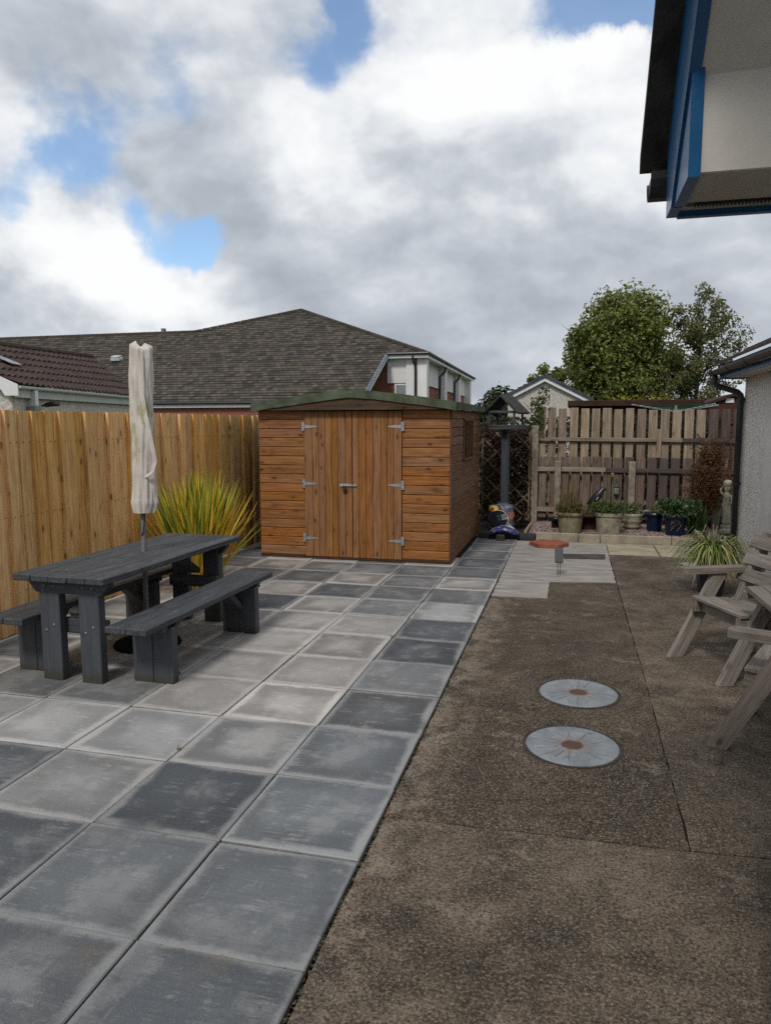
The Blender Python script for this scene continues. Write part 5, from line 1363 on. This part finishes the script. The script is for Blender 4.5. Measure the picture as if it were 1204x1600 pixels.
obj('hopper', MB().box(tuple(ho+Vector((-.14, -.1, -.62))), tuple(ho+Vector((.10, .08, -.36))), .01), plain('grey_hopper', (.22, .24, .26), .5, .4), nb)
cmr = e0+dd*1.25-O_
obj('security_camera', MB().lathe([(.09, 0), (.09, .03), (.03, .05)], 14, cen=tuple(cmr-nn*-.0+Vector((.0, 0, -.36)))).tube([cmr+Vector((0, 0, -.33)), cmr-nn*.12+Vector((.02, .02, -.30)), cmr-nn*.28+dd*.03+Vector((.02, .0, -.30))], [.05, .06, .055], 10), BLACKP, nb)
sk = MB(); sk.quad(*[tuple(bil(u, v)+nrm*.13-O_) for u, v in ((.17, .46), (.215, .46), (.20, .72), (.155, .72))])
obj('roof_patch', MB().prism([tuple(bil(u, v)+nrm*.11-O_) for u, v in ((.195, .42), (.25, .42), (.20, .66), (.155, .66))], tuple(nrm*.015)), plain('silvery_flashing', (.30, .31, .32), .35, .5, .3, nscale=6, namp=.4, bumps=.4, bscale=9), nb, label='shiny flashing patch on the pantiles')

# ------------------------------------------------------------------ small white garage with slate roof
gh = empty('white_garage', 'small cream-walled garage with blue-grey slate gable roof beyond the back fence', 'building', (0, 20, 0))
CREAM = render_mat('cream_roughcast', (.56, .52, .48), 40)
GA, GL, GR2 = (-.10, 3.03), (-1.33, 2.40), (1.27, 2.33)
obj('wall', MB().prism([(-1.15, .12, 0), (1.05, .12, 0), (1.05, .12, 2.38), (GA[0], .12, GA[1]-.13), (-1.15, .12, 2.42)], (0, 5, 0)), CREAM, gh)
for ex, ez in (GL, GR2):
    sgn = -1 if ex < 0 else 1
    obj('bargeboard', MB().prism([(ex, 0, ez-.03), (GA[0], 0, GA[1]-.03), (GA[0], 0, GA[1]-.14), (ex, 0, ez-.14)], (0, .03, 0)), WHITEP, gh)
    rfq = MB()
    for k in range(8):
        t0, t1 = k/8, (k+1)/8; a = Vector((ex+(GA[0]-ex)*t0+sgn*.0, -.05, ez+(GA[1]-ez)*t0)); b_ = Vector((ex+(GA[0]-ex)*t1, -.05, ez+(GA[1]-ez)*t1))
        rfq.prism([tuple(a-Vector((0, 0, .02))), tuple(b_-Vector((0, 0, .02))), tuple(b_+Vector((0, 0, .05))), tuple(a+Vector((0, 0, .085)))], (0, 5.2, 0))
    obj('roof', rfq, plain('blue_slate', (.055, .065, .082), .75, .3, nscale=3, namp=.25), gh)
# sheds and clutter beyond the back fence
bs2 = empty('brown_shed', 'long low brown felt-roofed shed just over the back fence', 'shed', (1.7, 13.6, 0))
DKB = plain('brown_shed_boards', (.045, .022, .016), .85, .2, nscale=4, namp=.3)
obj('wall', MB().box((-.95, .1, 0), (1.3, 2.0, 2.03), .01), DKB, bs2); obj('roof', MB().box((-1.08, -.05, 2.03), (1.5, 2.2, 2.15), .01), DKB, bs2)
bs3 = empty('small_brown_shed', 'small brown gabled shed at the right end over the back fence', 'shed', (3.9, 14.6, 0))
obj('wall', MB().prism([(-.75, 0, 0), (.75, 0, 0), (.75, 0, 1.95), (0, 0, 2.22), (-.75, 0, 1.95)], (0, 1.8, 0)), plain('red_brown_boards', (.07, .03, .02), .85, .2), bs3)
for sg in (-1, 1): obj('roof', MB().prism([(sg*.85, -.08, 1.93), (0, -.08, 2.235), (0, -.08, 2.29), (sg*.85, -.08, 1.985)], (0, 2, 0)), DKB, bs3)
obj('name_plate', MB().box((-.14, -.02, 2.10), (.02, -.005, 2.2), .004), WHITEP, bs3)
ai = empty('rotary_airer', 'green clothes airer arms and lines showing above the back fence', 'clothes airer', (2.6, 12.9, 0))
AG = plain('green_line', (.02, .085, .05), .5, .4); 
obj('post', MB().tube([(0, 0, 0), (0, 0, 2.02)], .022, 8), GALV, ai)
for k in range(4):
    a = R(35+90*k); obj('arm', MB().tube([(0, 0, 1.9), (1.0*math.cos(a), .8*math.sin(a), 2.03)], .014, 6), GALV, ai)
ll = MB()
for r_ in (.35, .5, .65, .8, .95):
    pts = [(r_*math.cos(R(35+90*k)), .8*r_*math.sin(R(35+90*k)), 1.9+.13*r_) for k in range(5)]
    for a, b_ in zip(pts, pts[1:]): ll.tube([a, ((a[0]+b_[0])/2, (a[1]+b_[1])/2, (a[2]+b_[2])/2-.015), b_], .004, 4)
obj('lines', ll, AG, ai, kind='stuff')

# ------------------------------------------------------------------ trees
BARK = plain('grey_brown_bark', (.10, .082, .065), .95, .1, nscale=4, namp=.35, bumps=.8, bscale=14)
def tree(name, label, loc, H_, crown, nleaf, size, cols, seed, lobes=46, trunk=.22, sparse=False, trans=.4, group=None, limbs=26):
    rg2 = random.Random(seed); e_ = empty(name, label, 'tree', loc, 0, group)
    cx, cz, rx, rz = crown            # crown centre height, radii
    tr_ = MB(); tr_.smooth = True
    top = Vector((cx*.8, 0, cz+rz*.55))
    main = [Vector((0, 0, -.1)), Vector((.02, .05, H_*.18)), Vector((cx*.3, -.04, H_*.36)), Vector((cx*.6, .05, H_*.6)), top]
    tr_.tube(main, [trunk*1.25, trunk, trunk*.8, trunk*.5, trunk*.12], 10)
    tips = []
    for k in range(limbs):
        t2 = rg2.uniform(.2, .95); s_ = t2*4; q = int(min(3, s_)); p0 = main[q].lerp(main[q+1], s_-q)
        a = rg2.uniform(0, 6.283); el = rg2.uniform(.15, 1.1)
        L = rg2.uniform(.55, 1.0)*rx*(1.15-.5*t2)
        d = Vector((math.cos(a)*math.cos(el), math.sin(a)*math.cos(el), math.sin(el)))
        pts = [p0]
        for m2 in range(4):
            d = (d+Vector((rg2.gauss(0, .18), rg2.gauss(0, .18), rg2.gauss(.08, .15)))).normalized(); pts.append(pts[-1]+d*L/4)
        r_ = trunk*.38*(1-.55*t2); tr_.tube(pts, [r_, r_*.75, r_*.5, r_*.3, r_*.1], 6, False)
        tips += pts[2:]
        for m2 in range(3):
            q2 = pts[rg2.randrange(1, 5)]; d2 = (d+Vector((rg2.gauss(0, .7), rg2.gauss(0, .7), rg2.gauss(.25, .5)))).normalized()
            q3 = q2+d2*L*.25; q4 = q3+(d2+Vector((rg2.gauss(0, .3), rg2.gauss(0, .3), .2))).normalized()*L*.22
            tr_.tube([q2, q3, q4], [r_*.4, r_*.22, r_*.06], 5, False); tips += [q3, q4]
    obj('trunk', tr_, BARK, e_)
    cl_ = []
    for k in range(lobes):
        u = rg2.uniform(-1, 1); a = rg2.uniform(0, 6.283); rr_ = rg2.uniform(.35, 1.0)**.7
        s_ = math.sqrt(1-u*u); cl_.append((Vector((cx+rx*rr_*s_*math.cos(a)*.86, rx*rr_*s_*math.sin(a)*.86, cz+rz*rr_*u*.9)), rg2.uniform(.13, .27)*rx))
    lf_ = MB()
    for k in range(nleaf):
        if sparse and rg2.random() < .75:
            c = rg2.choice(tips); r_ = .13*rx
        else:
            c, r_ = rg2.choice(cl_)
        o_ = Vector((rg2.gauss(0, 1), rg2.gauss(0, 1), rg2.gauss(0, .8)))
        o_ = o_.normalized()*r_*(rg2.random()**.45)
        p = c+o_
        if p.z < .25*H_ and not sparse and rg2.random() < .3: continue
        nv_ = (o_.normalized()*.8+Vector((rg2.gauss(0, .5), rg2.gauss(0, .5), rg2.gauss(.55, .4))))
        lf_.leaf(p, nv_, rg2.uniform(*size), rg2, .62)
    obj('crown', lf_, leafmat(name+'_leaf', cols, .5, trans), e_)
    return e_
GC = [(.045, .066, .016), (.10, .135, .03), (.18, .22, .05), (.28, .30, .08), (.38, .37, .13)]
tree('chestnut_tree', 'broad dense dark green tree with yellowing leaves behind the back fence', (2.75, 35, 0), 8.2, (.05, 4.45, 3.05, 3.75), 38000, (.10, .26), GC, 66, 300)
tree('birch_tree', 'thin airy tree with grey twigs and small leaves, right of the dense tree', (5.85, 33.5, 0), 8.0, (.3, 4.6, 2.15, 3.25), 11000, (.09, .18), [(.045, .062, .02), (.095, .12, .038), (.165, .185, .065), (.24, .235, .11), (.18, .11, .06)], 63, 26, .13, True, limbs=46)
tree('small_tree', 'low rounded green tree beside the slate garage roof', (-.55, 36, 0), 4.6, (0, 3.2, 1.3, 1.55), 3200, (.14, .26), GC, 64, 22, .12)
def mass(name, label, n, box, size, cols, seed, cat):
    p = MB(); rg2 = random.Random(seed); cs = []
    for _ in range(70):
        x = rg2.uniform(box[0], box[3]); y = rg2.uniform(box[1], box[4]); cs.append((Vector((x, y, rg2.uniform(box[2], box[5]*(.75+.25*math.sin(x*.9+seed))))), rg2.uniform(.6, 1.5)*size[1]*2.2))
    for _ in range(n):
        c, r_ = rg2.choice(cs); o_ = Vector((rg2.gauss(0, 1), rg2.gauss(0, 1), rg2.gauss(0, 1))).normalized()*r_*rg2.random()**.4
        q = c+o_
        if q.z > .1: p.leaf(q, o_.normalized()+Vector((0, 0, .5)), rg2.uniform(*size), rg2, .7)
    return obj(name, p, leafmat(name+'_leaf', cols, .6, .2), None, label=label, cat=cat, kind='stuff')
DG = [(.014, .02, .010), (.025, .036, .014), (.042, .056, .02), (.065, .08, .03)]
mass('distant_wood', 'distant dark green wood on the skyline between the hall and the garage', 12000, (-18, 80, .5, -1, 90, 4.9), (.4, .8), DG, 71, 'wood')
mass('far_trees', 'grey-green mass of trees low on the right behind the sheds', 5000, (3, 48, .5, 16, 54, 2.9), (.25, .5), [(.035, .045, .025), (.06, .07, .04), (.09, .10, .06)], 72, 'trees')
mass('far_hedge', 'dark hedge line low behind the garage and brown shed', 4000, (-3.5, 40, .3, 9, 43, 1.7), (.2, .4), DG, 75, 'hedge')
yb = empty('yellow_bush', 'yellow-green leafy bush top showing over the brown shed', 'bush', (2.2, 16.4, 0))
p = scatter(900, (-.75, -.3, 1.5, .75, .3, 2.33), (.04, .09), 73, .9)
obj('leaves', p, leafmat('yellow_bush_leaf', [(.10, .12, .02), (.22, .22, .03), (.35, .30, .03), (.08, .10, .025)], .6, .25), yb, kind='stuff')
obj('stems', stems(20, (-.4, -.2, 0, .4, .2, .6), 77, .01, (1.2, 1.6)), TWIG, yb, kind='stuff')

sb = empty('overgrown_shrub', 'dark leafy shrub growth glimpsed through the gaps of the back fence', 'shrub', (1.4, 11.6, 0))
p = scatter(9000, (-2.3, -.45, 0, 1.9, .45, 1.80), (.05, .11), 81, .6)
obj('leaves', p, leafmat('shrub_leaf', [(.012, .016, .008), (.022, .03, .012), (.04, .05, .018), (.03, .022, .014)], .6, .15), sb, kind='stuff')
obj('stems', stems(40, (-2.1, -.3, 0, 1.7, .3, .3), 82, .012, (1.0, 1.5)), TWIG, sb, kind='stuff')
